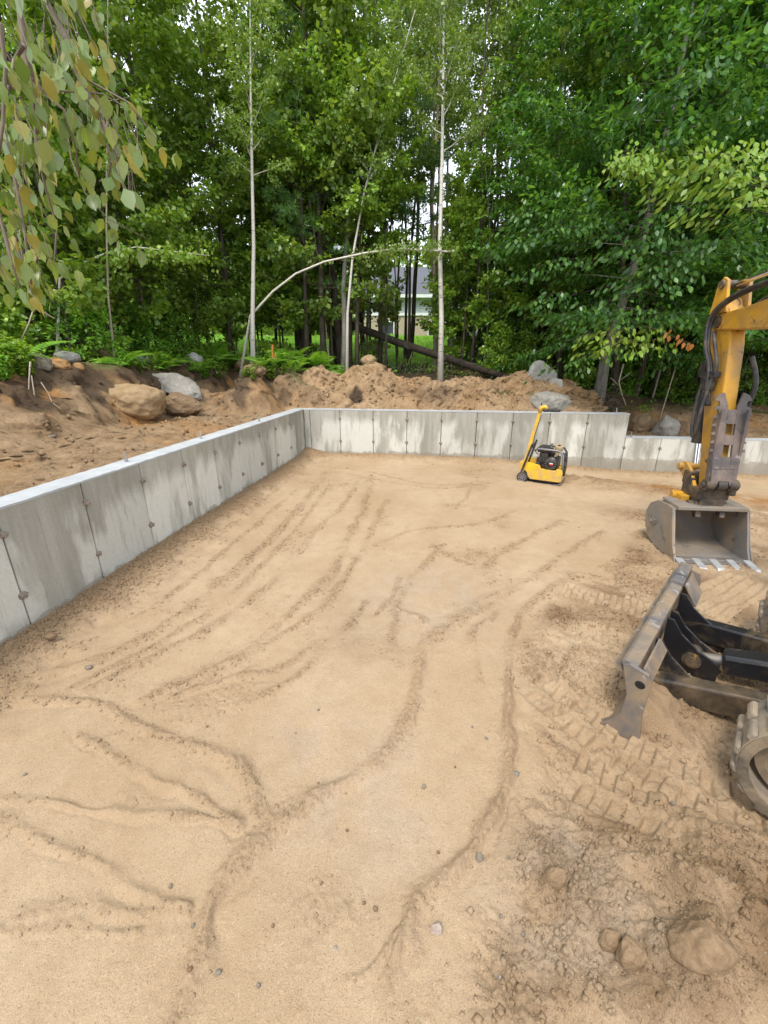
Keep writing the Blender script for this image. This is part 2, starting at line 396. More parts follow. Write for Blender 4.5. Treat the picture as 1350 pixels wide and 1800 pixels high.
# ------------------------------------------------------------------ sand pad
WIND = [  # (polyline in photo pixels on the pad, half width m, height m)
 ([(0,1165),(120,1105),(240,1040),(330,985),(420,915),(500,850),(540,815)], .028, .012),
 ([(0,1222),(90,1190),(200,1150),(300,1090),(400,1015),(480,945),(520,900),(560,850),(575,830)], .05, .024),
 ([(150,1215),(270,1155),(380,1095),(470,1030),(530,965),(560,930),(610,880),(630,835)], .036, .016),
 ([(255,1232),(360,1185),(440,1140),(520,1070),(575,1020),(600,975),(620,930),(640,890),(652,835)], .045, .020),
 ([(300,1225),(400,1195),(470,1180),(520,1160),(555,1130)], .03, .014),
 ([(0,1245),(60,1232),(180,1240),(240,1280),(320,1310),(390,1332),(430,1370),(460,1420),(490,1440)], .034, .020),
 ([(140,1290),(200,1330),(270,1375),(330,1400),(420,1450)], .024, .012),
 ([(0,1405),(90,1410),(200,1430),(300,1440),(420,1450)], .02, .012),
 ([(0,1440),(60,1470),(150,1510),(240,1560),(330,1600)], .025, .017),
 ([(40,1615),(130,1600),(250,1600),(330,1605)], .028, .016), ([(0,1642),(120,1635),(250,1632)], .016, .010),
 ([(300,1830),(350,1680),(375,1590),(420,1520),(480,1450),(560,1400),(620,1370),(680,1320),(720,1260),(735,1180),(750,1130),(800,1100),(870,1060),(930,1020),(1000,970),(1060,935)], .038, .024),
 ([(940,1015),(880,1040),(840,1060),(800,1095)], .05, .02),
 ([(690,1660),(730,1590),(790,1540),(840,1480),(880,1400),(895,1330),(895,1250),(893,1150),(910,1090),(950,1045),(1010,1015),(1060,1010)], .034, .024),
 ([(700,1640),(680,1700),(672,1820)], .03, .014), ([(720,1640),(735,1720),(790,1830)], .03, .016),
 ([(600,1600),(530,1690),(515,1760),(560,1820)], .028, .010), ([(690,1630),(640,1700),(590,1730)], .015, .008),
 ([(660,960),(740,932),(850,920),(905,897)], .04, .012), ([(850,1000),(900,962),(990,915)], .05, .014),
 ([(700,1020),(690,1050),(662,1085)], .02, .010), ([(828,848),(822,870),(800,895)], .03, .012), ([(600,830),(700,850),(790,858),(880,845)], .03, .01),
 ([(760,960),(800,985),(822,992)], .03, .012), ([(700,1072),(735,1085),(745,1095)], .02, .01), ([(560,820),(640,828),(740,850),(830,852)], .03, .014),
 ([(20,1190),(140,1135),(280,1060),(390,975),(470,905),(520,860)], .03, .008), ([(120,1215),(260,1140),(380,1065),(470,985),(530,920),(580,850)], .03, .009), ([(330,1215),(470,1130),(540,1090),(590,1040),(640,960),(680,880)], .04, .010), ([(420,1240),(520,1190),(600,1120),(640,1060)], .035, .009), ([(700,1180),(690,1110),(715,1030),(780,960)], .03, .008), ([(840,1200),(830,1120),(870,1080)], .03, .007),
 ([(1000,1010),(1100,1020),(1200,1050)], .05, .03), ([(980,1180),(1010,1150),(1060,1150),(1090,1165)], .03, .02),
 ([(1240,1330),(1350,1400)], .06, .02), ([(960,1300),(1080,1385),(1220,1460),(1350,1545)], .06, .03), ([(960,1150),(1010,1240),(1060,1320)], .05, .018),
 ([(940,1420),(1060,1490),(1180,1570),(1350,1690)], .06, .022), ([(830,1620),(870,1680),(900,1720),(960,1760)], .03, .02), ([(955,1690),(1060,1760),(1100,1820)], .025, .018),
]
TRACK = [([(985,1035),(1110,1068),(1190,1090)], .11), ([(1020,1105),(1140,1140),(1230,1170)], .11),
         ([(930,1195),(1060,1290),(1200,1372),(1350,1440)], .13), ([(1000,1345),(1150,1432),(1350,1560)], .14), ([(1235,1075),(1270,1045),(1320,1020)], .16)]
ROUGH = [(880,1120),(950,1040),(1060,985),(1180,890),(1400,860),(1600,1000),(1700,1900),(760,1900),(770,1650),(850,1500),(905,1380),(900,1250)]
def seg_dist(X, Y, pts):
    """distance to the polyline, arc position and signed side"""
    D = np.full(X.shape, 9.0); A = np.zeros(X.shape); Sg = np.zeros(X.shape); acc = 0
    for p, q in zip(pts[:-1], pts[1:]):
        dx, dy = q[0] - p[0], q[1] - p[1]; L = math.hypot(dx, dy)
        if L < 1e-6: continue
        k = (X > min(p[0], q[0]) - .45) & (X < max(p[0], q[0]) + .45) & (Y > min(p[1], q[1]) - .45) & (Y < max(p[1], q[1]) + .45)
        x, y = X[k] - p[0], Y[k] - p[1]
        t = np.clip((x * dx + y * dy) / L / L, 0, 1); ex, ey = x - t * dx, y - t * dy; d = np.hypot(ex, ey)
        b = d < D[k]; idx = np.where(k)[0][b]
        D[idx] = d[b]; A[idx] = acc + t[b] * L; Sg[idx] = np.sign(ex[b] * dy - ey[b] * dx); acc += L
    return D, A, Sg
def in_poly(X, Y, P):
    r = np.zeros(X.shape, bool); j = len(P) - 1
    for i in range(len(P)):
        xi, yi, xj, yj = P[i][0], P[i][1], P[j][0], P[j][1]
        c = ((yi > Y) != (yj > Y)) & (X < (xj - xi) * (Y - yi) / (yj - yi + 1e-12) + xi); r ^= c; j = i
    return r
def smooth_pl(pts, n=6):
    P = [np.array(p[:2], float) for p in pts]; out = []
    for i in range(len(P) - 1):
        p0, p1, p2, p3 = P[max(i - 1, 0)], P[i], P[i + 1], P[min(i + 2, len(P) - 1)]
        for k in range(n):
            t = k / n; out.append(.5 * ((2 * p1) + (-p0 + p2) * t + (2 * p0 - 5 * p1 + 4 * p2 - p3) * t * t + (-p0 + 3 * p1 - 3 * p2 + p3) * t ** 3))
    out.append(P[-1]); return out
def w2(pts): return [atz(u, v, 0)[:2] for u, v in pts]
def base_h(X, Y):
    a, b = ab(X, Y)
    h = -.17 * sstep(1.2, 5.0, X) * sstep(2.5, 6.5, Y)
    nz = fbm(X, Y, 5, 3, 31)
    heap = lambda d, w, hh: hh * np.exp(-(np.clip(d, 0, 9) / (w * (1 + .7 * nz))) ** 2 * 1.2)
    return h, heap(a, .30, .095), heap(-b, .24, .07)
def sand_h(X, Y, micro=True):
    h, h1, h2 = base_h(X, Y); loose = np.clip((h1 + h2) * 9, 0, .7)
    h = h + h1 + h2 + fbm(X, Y, .8, 3, 11) * .02
    ro = np.clip((h1 + h2) * 16, 0, 1)
    P = w2(ROUGH); xj, yj = X + fbm(X, Y, 2, 3, 3) * .16, Y + fbm(X, Y, 2, 3, 4) * .16; inside = in_poly(xj, yj, P).astype(float) * sstep(0, .16, seg_dist(xj, yj, P + P[:1])[0])
    h_r = fbm(X, Y, 2.2, 3, 21, .45) * .06 + fbm(X, Y, 11, 3, 22, .6) * .016 + np.clip(vn(X * 26, Y * 26, 23) - .12, 0, 1) * .030 + np.clip(vn(X * 48, Y * 48, 24) - .08, 0, 1) * .018 - .006
    far = 1 - .55 * sstep(2.5, 4.5, Y)
    h = h + inside * h_r * far; loose = np.maximum(loose, inside * np.clip(.32 + .06 * (Y < 1.5) + fbm(X, Y, 3.5, 4, 40) * 1.2, 0, .95))
    ro = np.maximum(ro, inside * np.clip(.45 + fbm(X, Y, 4, 3, 41) * 1.2, 0, 1))
    wm = np.zeros(X.shape)
    jx, jy = fbm(X, Y, 5, 3, 51) * .026, fbm(X, Y, 5, 3, 52) * .026
    wv, qv, av = 1 + .9 * fbm(X, Y, 6, 2, 55), np.clip(.8 + 1.3 * fbm(X, Y, 3.3, 3, 57), 0, 1), np.clip(.75 + fbm(X, Y, 5, 3, 56) * 1.5, .1, 1.6)
    for pts, w0, hh in WIND:
        sp = smooth_pl(w2(pts), 4); A_ = np.array(sp); lo, hi = A_.min(0) - .45, A_.max(0) + .45
        k = np.where((X > lo[0]) & (X < hi[0]) & (Y > lo[1]) & (Y < hi[1]))[0]
        if not len(k): continue
        D, A, Sg = seg_dist(X[k] + jx[k], Y[k] + jy[k], sp); w = w0 * .9 * wv[k]
        pr = np.exp(-(D / w) ** 2 * 1.3) - .45 * np.exp(-((D - 1.6 * w) / (.7 * w)) ** 2) * (Sg > 0)
        h[k] = h[k] + hh * .62 * pr * av[k]; wm[k] = np.maximum(wm[k], np.exp(-(D / (w * 1.3)) ** 2) * qv[k])
    loose = np.maximum(loose, wm * .36); ro = np.maximum(ro, wm * .75)
    for k, (pts, hw) in enumerate(TRACK):
        D, A, Sg = seg_dist(X, Y, smooth_pl(w2(pts), 4)); s = D * Sg
        ends = (A > .015) & (A < A.max() - .015); inb = (D < hw) & ends
        if k < 4:
            u = A / (.085 if k < 2 else .115) + np.where(s > 0, .5, 0) + np.abs(s) * .8; fr = u - np.floor(u)
            pad = sstep(.06, .14, fr) * (1 - sstep(.52, .60, fr)) * sstep(.012, .022, np.abs(s)) * (1 - sstep(hw * .82, hw, D))
            amp = .026 if k < 2 else -.028
            nzp = np.clip(.85 + 1.9 * fbm(X, Y, 2.2, 2, 61 + k), 0, 1.2) * (1 if k < 2 else .8)
            h = h + np.where(inb, amp * pad * nzp, 0) - np.where(inb, .008, 0)
            h = h + ends * .010 * np.exp(-((D - hw * 1.15) / .03) ** 2)
            loose = np.where(inb, loose * .45 * (1 - .5 * pad), loose); ro = np.where(inb, ro * .3, ro)
        else:
            u = A * 0 + (X * .5 - Y * .87) / .07; h = h + np.where(inb, .008 * np.sin(u * 6.28), 0); loose = np.where(inb, loose * .4, loose); ro = np.where(inb, .1, ro)
    for (u, v, r, hh) in ((1060,846,.40,.09),(1000,838,.3,.05),(1180,855,.5,.07),(1120,905,.35,.05),(1250,1690,.30,.13),(1330,1640,.3,.07),(1180,1250,.25,.05),(1110,1240,.14,-.05),(1000,1550,.2,.03),(1330,1180,.4,.04)):
        p = atz(u, v); d = np.hypot(X - p.x, Y - p.y) / r
        g = np.exp(-d * d) * (1 + .8 * fbm(X, Y, 6, 3, 71)); h = h + hh * g; ro = np.maximum(ro, np.clip(g * .8, 0, 1) * (hh > 0)); loose = np.maximum(loose, np.clip(g * .7, 0, .8))
    pt = np.clip(fbm(X, Y, 2.3, 4, 80) * 2 - .35, 0, 1) * .6; ro = np.maximum(ro, pt); loose = np.maximum(loose, pt * .35)
    if micro:
        cr = np.clip(vn(X * 62, Y * 62, 91) + .12, 0, 1) * .014 + np.clip(vn(X * 120, Y * 120, 92), 0, 1) * .008
        h = h + cr * (ro * 1.25 + .05 + inside * .5 * np.clip(ro * 1.6 - .1, 0, 1)) + fbm(X, Y, 45, 2, 93) * .0016
    grey = np.zeros(X.shape)
    for (u, v, r) in ((1010,1560,.16),(960,1600,.18),(1060,1660,.18),(1000,1500,.1),(560,1300,.2),(640,1400,.3),(760,1050,.5)):
        p = atz(u, v); grey = np.maximum(grey, np.exp(-((X - p.x) ** 2 + (Y - p.y) ** 2) / r / r) * np.clip(.5 + fbm(X, Y, 8, 3, 95), 0, 1) * .5)
    og = np.zeros(X.shape)
    for (u, v, r) in ((1170,848,.35),(1230,858,.4),(1330,862,.4),(1110,838,.2)):
        p = atz(u, v); og = np.maximum(og, np.exp(-((X - p.x) ** 2 + (Y - p.y) ** 2) / r / r) * np.clip(.8 + fbm(X, Y, 8, 3, 96) * 1.5, 0, 1))
    return h, np.stack([np.clip(loose, 0, 1), grey, og], 1), ro
th = np.concatenate([np.linspace(-100, -50, 50)[:-1], np.linspace(-50, 50, 820), np.linspace(50, 100, 50)[1:]]) * math.pi / 180
rs = [.30]
while rs[-1] < 11.5: rs.append(rs[-1] + .0042 + .00065 * rs[-1] ** 2)
rs = np.array(rs)
TH, RS = np.meshgrid(th, rs); X = (np.sin(TH) * RS).ravel(); Y = (np.cos(TH) * RS).ravel() - .2
hS, mask, roS = sand_h(X, Y)
a_, b_ = ab(X, Y); out = np.maximum(-a_, b_); hS = np.where(out > .12, np.minimum(hS, -.05), hS)
me = npmesh('sand', np.stack([X, Y, hS], 1), grid_faces(len(rs), len(th)), M['sand'], True, mask)
struct(link('sand', me))
def gz(x, y):
    return float(sand_h(np.array([x]), np.array([y]), False)[0][0])
# crumbs of loose sand
rng = np.random.default_rng(4)
pick = rng.choice(len(X), 30000, p=(lambda w: w / w.sum())((roS ** 2 + .0025) * RS.ravel() ** 1.0 * (np.abs(TH.ravel()) < .85) * (out < -.02)))
oc = np.array([(1,0,0),(-1,0,0),(0,1,0),(0,-1,0),(0,0,1),(0,0,-1)], float)
of = np.array([(0,2,4),(2,1,4),(1,3,4),(3,0,4),(2,0,5),(1,2,5),(3,1,5),(0,3,5)])
sz = .0025 + .0035 * rng.random(len(pick)) ** 3 * 2.2
sz = sz * np.clip(RS.ravel()[pick] / 2.2, .75, 1.8)
cv = np.stack([X[pick], Y[pick], hS[pick]], 1)[:, None, :] + oc[None] * (sz[:, None, None] * (.6 + .8 * rng.random((len(pick), 6, 3))))
cf = of[None] + (np.arange(len(pick)) * 6)[:, None, None]
cm = np.repeat(mask[pick], 6, axis=0)
pk2 = rng.choice(len(X), 9000, p=(lambda w: w / w.sum())(in_poly(X, Y, w2(ROUGH)) * RS.ravel() * (RS.ravel() < 4.2) * (.02 + roS ** 1.5)))
s2 = .003 + .013 * rng.random(9000) ** 7
cv2 = np.stack([X[pk2], Y[pk2], hS[pk2]], 1)[:, None, :] + oc[None] * (s2[:, None, None] * (.6 + .8 * rng.random((9000, 6, 3))))
cf = np.concatenate([cf, of[None] + (np.arange(9000) * 6 + len(pick) * 6)[:, None, None]]); cv = np.concatenate([cv, cv2]); cm = np.concatenate([cm, np.repeat(mask[pk2], 6, axis=0)])
struct(link('sand_crumbs', npmesh('sand_crumbs', cv.reshape(-1, 3), cf.reshape(-1, 3), M['sand'], True, cm)), 'stuff')

# ------------------------------------------------------------------ earth bank left and behind, soil mound
def bank_h(x, y):
    a, b = ab(x, y); out = np.maximum(-a, b) - .2
    e0 = 2.0 - 1.75 * sstep(-2.4, -.7, a) * sstep(-1.5, .4, b) + fbm(x, y, .8, 3, 101) * .5
    e0 = e0 + 1.3 * sstep(5.0, 5.6, a)
    wd = .75 + .25 * fbm(x, y, 1.3, 2, 103)
    rise = sstep(0, 1, (out - e0) / wd)
    top = 1.60 + .10 * sstep(2, 5, out) + fbm(x, y, 1.2, 3, 105) * .10
    top = top - .5 * sstep(-1.2, .2, a) * sstep(-.5, .8, b) - .30 * sstep(4.6, 6.0, a)
    low = .70 + .05 * out + fbm(x, y, 1.6, 4, 107) * .08
    low = low - .32 * sstep(5.4, 5.8, a); top = top - .12 * sstep(5.4, 6, a)
    h = low + (top - low) * rise
    h = h + np.abs(fbm(x, y, 4, 5, 109, .6)) * .11 * (.3 + rise * (1 - rise) * 3) + fbm(x, y, 14, 4, 111, .6) * .03 + np.clip(vn(x * 13, y * 13, 112) - .02, 0, 1) * .035
    h = np.where(out < .25, np.minimum(h, np.where(a > 5.4, ZT2, ZT) - .02 - .05 * (1 - sstep(0, .25, out))), h)
    hum = .85 * sstep(.32, .75, rise + fbm(x, y, 3, 4, 113) * .8 + .12 * sstep(-2, -4, x) * 1.0) * (1 - sstep(-.9, .3, a) * sstep(-1, .5, b))
    hum = np.maximum(hum, sstep(5.3, 6.0, a) * .5 * rise)
    orr = np.clip(fbm(x, y, 1.1, 3, 115) * 2.8 - .02, 0, 1) * (1 - hum) * (.3 + .7 * sstep(1.2, 2.2, out))
    green = sstep(.9, 1, rise) * np.clip(fbm(x, y, 2, 3, 117) * 1.5 + .35, 0, 1)
    return h, np.stack([hum * (1 - green), orr, green], 1)
def crest(x):
    px = [-2.6, -2.1, -1.5, -.9, -.55, -.2, .3, 1.0, 2.0, 3.0, 3.5, 4.0, 4.7, 5.2, 6.2]
    pz = [.5, 1.20, 1.55, 1.44, 1.60, 1.64, 1.44, 1.38, 1.36, 1.38, 1.30, 1.12, .92, .65, .3]
    return np.interp(x, px, pz)
def mound_h(x, y):
    a, b = ab(x, y); e = b - .22
    cz = crest(x) + fbm(x, y, 2.2, 3, 121) * .12; ec = 1.25 + fbm(x, y, .9, 2, 123) * .4
    t = np.clip(e / ec, 0, 1); up = .62 + (cz - .62) * (t ** .8)
    dn = cz - .42 * np.clip(e - ec, 0, 9)
    h = np.where(e < ec, up, dn)
    h = h + fbm(x, y, 2.6, 4, 125, .55) * .20 * sstep(0, .3, e) + np.abs(fbm(x, y, 9, 4, 127, .55)) * .045 + np.clip(vn(x * 20, y * 20, 128) + .0, 0, 1) * .03
    hole = np.zeros(x.shape)
    for (u, v, yy, r, d) in ((545,695,8.75,.26,.28),(628,706,8.5,.13,.15),(812,676,9.1,.10,.10)):
        p = aty(u, v, yy); g = np.exp(-((x - p.x) ** 2 + (y - p.y) ** 2) / r / r); h = h - d * g
        if v == 706: hole = np.maximum(hole, sstep(.25, .45, g + .25 * fbm(x, y, 10, 2, 2)))
    p = aty(780, 700, 8.5); dk = np.exp(-((x - p.x) / .9) ** 2 - ((y - p.y) / .3) ** 2) * np.clip(.5 + fbm(x, y, 5, 3, 131) * 1.6, 0, 1) * .7
    hum = np.maximum(hole, dk); hum = np.maximum(hum, sstep(4.2, 5.0, x + fbm(x, y, 5, 2, 7) * .6) * .85)
    h = np.minimum(h, np.where(a > 5.6, ZT2, ZT) + .06 + e * 1.15)
    h = np.where((e < .03) | (a > 5.5), -.2, h)
    orr = np.clip(fbm(x, y, 2, 3, 135) * 2, 0, 1) * .22
    return h, np.stack([hum, orr * (1 - hum), hum * 0], 1)
xs = np.arange(-9.0, 9.5, .04); ys = np.arange(-1.0, 12.2, .04)
X, Y = sheet(xs, ys); hB, mk = bank_h(X, Y)
a_, b_ = ab(X, Y); out = np.maximum(-a_, b_)
far = sstep(3.4, 5.0, out); hB = hB * (1 - far) + (floor_h(X, Y) - .12) * far
Fq = grid_faces(len(ys), len(xs)); keep = (out[Fq] > .1).all(1)
jt = sstep(.35, .8, out); Xj = X + jt * (fbm(Y + hB * .3, hB, 6, 4, 140) * .13 + fbm(Y, hB * 1.3, 19, 3, 141) * .05); Yj = Y + jt * (fbm(X + hB * .3, hB, 6, 4, 142) * .13 + fbm(X, hB * 1.3, 19, 3, 143) * .05)
Vb = np.stack([Xj, Yj, hB], 1)
idx = np.full(len(X), -1); us = np.unique(Fq[keep]); idx[us] = np.arange(len(us))
struct(link('earth_bank', npmesh('earth_bank', Vb[us], idx[Fq[keep]], M['soil'], True, mk[us])))
xs = np.arange(-2.7, 6.4, .028); ys = np.arange(7.2, 11.2, .028)
X, Y = sheet(xs, ys); hM, mkm = mound_h(X, Y); a_, b_ = ab(X, Y)
Fq = grid_faces(len(ys), len(xs)); keep = ((b_[Fq] > .21)).all(1) & (hM[Fq] > .25).all(1); us = np.unique(Fq[keep]); idx = np.full(len(X), -1); idx[us] = np.arange(len(us))
struct(link('soil_mound', npmesh('soil_mound', np.stack([X + sstep(.3, .6, b_) * fbm(Y, hM, 10, 4, 144) * .10, Y + sstep(.3, .6, b_) * fbm(X, hM, 10, 4, 145) * .12, hM], 1)[us], idx[Fq[keep]], M['soil_light'], True, mkm[us])))
# clods of soil on the bank and mound
rng = np.random.default_rng(6); ob = np.maximum(*[q * s_ for q, s_ in zip(ab(Vb[:, 0], Vb[:, 1]), (-1, 1))])
def clods(name, PV, mk_, wts, n, s0, s1):
    pk = rng.choice(len(PV), n, p=wts / wts.sum()); sz = s0 + (s1 - s0) * rng.random(n) ** 4
    cv = (PV[pk] + rng.normal(size=(n, 3)) * .012)[:, None, :] + oc[None] * (sz[:, None, None] * (.55 + .9 * rng.random((n, 6, 3)))); cf = of[None] + (np.arange(n) * 6)[:, None, None]
    struct(link(name, npmesh(name, cv.reshape(-1, 3), cf.reshape(-1, 3), M['soil'], True, np.repeat(mk_[pk], 6, axis=0))), 'stuff')
clods('bank_clods', Vb, mk, ((ob > .25) & (ob < 3.3) & (Vb[:, 1] > 1)).astype(float), 6000, .006, .038)
kM = (b_ > .3) & (b_ < 2.0) & (hM > .4); clods('mound_clods', np.stack([X, Y, hM], 1)[kM], mkm[kM], np.ones(kM.sum()), 3500, .006, .034)
def gout(x, y):
    """height of the ground outside the walls"""
    x1, y1 = np.array([x]), np.array([y]); a, b = ab(x, y); out = max(-a, b)
    h = float(floor_h(x1, y1)[0])
    if out < 5 and -9 < x < 9.4 and y < 12.1:
        f = float(sstep(3.4, 5.0, np.array([out]))[0]); h = max(h, float(bank_h(x1, y1)[0][0]) * (1 - f) + (h - .12) * f)
    if -2.6 < x < 6.3 and 0.25 < b and y < 11.1: h = max(h, float(mound_h(x1, y1)[0][0]))
    return h
def onout(u, v, y0=5.0, y1=14.0):
    """first hit of the photo ray with the outside ground"""
    y = y0
    while y < y1:
        p = aty(u, v, y)
        if p.z <= gout(p.x, p.y): return p
        y += .05
    return aty(u, v, y1)

# ------------------------------------------------------------------ foundation wall
wall = thing('foundation_wall', 'pale grey cast concrete foundation wall with a stepped right end around the sand pad', 'concrete wall', C0)
wall.rotation_euler = (0, 0, -WA)
ZB = -.45; TH_ = .2
def panel_mesh(w, h):
    m = MB(); c = .007; g = .004
    out = [(g, c), (g + c, 0), (w - g - c, 0), (w - g, c), (w - g, TH_), (g, TH_)]
    m.prism(out, lambda p, q, z: (p, q, z), 0, h); return m
cache = {}
def panel(w, h, loc, rz):
    k = (round(w, 3), round(h, 3))
    if k not in cache:
        o = panel_mesh(w, h).build('panel', M['conc'], wall); cache[k] = o.data
    else: o = link('panel', cache[k], wall)
    o.location = loc; o.rotation_euler = (0, 0, rz)
PW = .6096
sB = [.002, .12] + [.6798 + PW * k for k in range(8)]
sLow = [5.60] + [.6798 + PW * k for k in range(9, 17)]
CAP = .014
for s0, s1 in zip(sB[:-1], sB[1:]): panel(s1 - s0, ZT - CAP - ZB, (s0, 0, ZB), 0)
panel(5.60 - sB[-1], ZT - CAP - ZB, (sB[-1], 0, ZB), 0)
for s0, s1 in zip(sLow[:-1], sLow[1:]): panel(s1 - s0, ZT2 - CAP - ZB, (s0, 0, ZB), 0)
tL = [.002, .164] + [.7735 + PW * k for k in range(0, 15)]
for t0, t1 in zip(tL[:-1], tL[1:]): panel(t1 - t0, ZT - CAP - ZB, (0, -t1, ZB), R(90))
m = MB(); m.box((-.1, .1, (ZB + ZT - CAP) / 2), (.196, .196, ZT - CAP - ZB)); m.build('corner_block', M['conc'], wall)
def cap(x0, x1, y0, y1, z, name='wall_top'):
    m = MB(); n = max(2, int(max(x1 - x0, y1 - y0) / .05)); vs = []; fs = []
    r = random.Random(int(x1 * 100)); alongx = (x1 - x0) > (y1 - y0)
    for i in range(n + 1):
        t = i / n; j0, j1 = r.uniform(-.003, .0), r.uniform(-.003, .002)
        for (cx, cy, cz) in ((0, 0, 0), (0, 0, 1), (1, 1, 1), (1, 1, 0)):
            jz = r.uniform(-.002, .002) if cz else 0
            if alongx: p = (x0 + (x1 - x0) * t, (y0 + j0) if cy == 0 else y1 + j1, z - CAP * (1 - cz) + jz)
            else: p = ((x0 + j0) if cx == 0 else x1 - j1, y0 + (y1 - y0) * t, z - CAP * (1 - cz) + jz)
            vs.append(p)
    for i in range(n):
        for k in range(4): fs.append((i * 4 + k, i * 4 + (k + 1) % 4, i * 4 + 4 + (k + 1) % 4, i * 4 + 4 + k))
    fs += [(3, 2, 1, 0), tuple(n * 4 + k for k in range(4))]
    m.add(vs, fs); m.build(name, M['conc_top'], wall)
cap(-.2, 5.60, -.002, .2, ZT); cap(5.60, sLow[-1], -.002, .2, ZT2); cap(-.2, .002, -9.3, -.0035, ZT)
# form ties on the joints
tm = MB(); rr = random.Random(3)
tm.box((0, -.012, 0), (.016, .03, .022), (0.2, .1, .3)); tm.box((.002, -.006, .003), (.05, .012, .012), (0, .25, 0))
tm.lathe([(.0, .0), (.026, .0), (.022, .006), (.010, .016), (0, .02)], (0, .0, 0), (0, -1, 0), 9)
tie0 = tm.build('form_tie', M['tie'], wall); first = [True]
def tie(loc, rz, sc=1.0):
    o = tie0 if first[0] else link('form_tie', tie0.data, wall); first[0] = False
    o.location = loc; o.rotation_euler = (0, rr.uniform(-.5, .5), rz); o.scale = (sc,) * 3
ZU, ZL, Z3 = CZ - .9446, CZ - 1.349, CZ - 1.7456
for s in sB[2:]:
    for z in (ZU, ZL, Z3): tie((s, 0, z), 0, rr.uniform(.8, 1.15))
for s in sLow[1:]:
    for z in (ZL, Z3): tie((s, 0, z), 0, rr.uniform(.8, 1.15))
tie((5.60, 0, ZL), 0); tie((5.60, 0, Z3), 0)
for t in tL[2:]:
    for z in (ZU, ZL, Z3): tie((0, -t, z), R(90), rr.uniform(.9, 1.25))
bm_ = MB(); bm_.cyl((0, 0, -.03), (0, 0, .085), .0065, 8); bm_.lathe([(0, .028), (.013, .028), (.013, .016), (0, .016)], (0, 0, 0), (0, 0, 1), 6); bm_.lathe([(0, .015), (.018, .015), (.018, .012), (0, .012)], (0, 0, 0), (0, 0, 1), 10)
b0 = None
for (u, v, z) in ((204, 811, ZT), (349, 771, ZT), (456, 741, ZT), (637, 719, ZT), (1079, 724.5, ZT), (1109, 768, ZT2)):
    p = atz(u, v, z); a, b = ab(p.x, p.y)
    o = bm_.build('anchor_bolt', M['bolt'], wall) if b0 is None else link('anchor_bolt', b0.data, wall)
    if b0 is None: b0 = o
    o.location = (np.clip(a, -.12, 9), np.clip(b, -9, .1), z); o.rotation_euler = (rr.uniform(-.12, .12), rr.uniform(-.12, .12), 0)
# ------------------------------------------------------------------ rocks
RK = {
 'slab': mat_rock('rock_slab', (.21, .195, .165), (.33, .305, .265), (.13, .115, .095)),
 'tan': mat_rock('rock_tan', (0.266, 0.174, 0.085), (0.340, 0.244, 0.141), (0.170, 0.111, 0.059)),
 'grey': mat_rock('rock_grey', (.23, .222, .20), (.36, .348, .318), (.13, .125, .115)),
 'blue': mat_rock('rock_darkgrey', (.165, .138, .104), (.26, .226, .178), (.09, .078, .062)),
 'brown': mat_rock('rock_brown', (0.163, 0.104, 0.059), (0.244, 0.167, 0.096), (0.074, 0.052, 0.033)),
 'pink': mat_rock('rock_pink', (0.311, 0.244, 0.192), (0.407, 0.333, 0.281), (0.222, 0.163, 0.126)),
 'sandy': mat_rock('rock_sandy', (.195, .128, .070), (.275, .190, .112), (.12, .08, .045), .95),
 'rust': mat_rock('rock_rust', (0.311, 0.163, 0.059), (0.370, 0.222, 0.104), (0.185, 0.111, 0.059)),
}
def rock_mesh(seed, dims, ang=.5, sub=5, lump=.22):
    bm = bmesh.new(); bmesh.ops.create_icosphere(bm, subdivisions=sub, radius=1)
    r = random.Random(seed); o = Vector((r.uniform(-9, 9), r.uniform(-9, 9), r.uniform(-9, 9)))
    cuts = []
    for i in range(int(5 + ang * 9)):
        n = Vector((r.gauss(0, 1), r.gauss(0, 1), r.gauss(0, 1))).normalized(); cuts.append((n, r.uniform(.62, .92) + .25 * (1 - ang)))
    for v in bm.verts:
        d = v.co.normalized(); k = 1 + lump * noise_(d * 1.3 + o)
        p = d * k
        for n, h in cuts:
            e = p.dot(n) - h
            if e > 0: p = p - n * e * (.55 + .45 * ang)
        p = p * (1 + .07 * noise_(d * 3.1 + o) + .045 * noise_(d * 7 + o) + .022 * noise_(d * 17 + o))
        v.co = Vector((p.x * dims[0], p.y * dims[1], p.z * dims[2]))
    me = bpy.data.meshes.new('rock'); bm.to_mesh(me); bm.free(); me.shade_smooth()
    me.set_sharp_from_angle(angle=R(50)) if ang > .7 else None
    return me
from mathutils import noise as mnoise
def noise_(p): return mnoise.noise(p)
def rock(label, u0, v0, u1, v1, mat, seed, ang=.4, tilt=0, deep=.8, Y=None, name='boulder', group=None, sand=False, flat=1.0, sub=5):
    """boulder filling the photo box u0,v0..u1,v1, standing on the ground found at its foot"""
    u, vb = (u0 + u1) / 2, v1
    if sand:
        p = atz(u, vb, 0); yb = p.y
    else: yb = (onout(u, vb).y if Y is None else Y)
    w = (aty(u1, (v0 + v1) / 2, yb) - aty(u0, (v0 + v1) / 2, yb)).length
    c = aty(u, (v0 + v1) / 2, yb + w * deep * .35 * (0 if sand else 1))
    h = abs(aty(u, v0, c.y).z - aty(u, v1, c.y).z)
    if sand:
        h *= .62; c = atz(u, (v0 + v1) / 2, 0); zg = gz(c.x, c.y); c = atz(u, (v0 + v1) / 2 + .06 * (v1 - v0), zg - w * .06); h = max(h, w * .55)
    me = rock_mesh(seed, (w / 2 * 1.1, w / 2 * deep * 1.1, h / 2 * 1.15 * flat), ang, sub); me.materials.append(RK[mat])
    o = link(name, me, None, c, (0, R(tilt), random.Random(seed).uniform(-.3, .3)))
    return tag(o, label, 'rock', group)
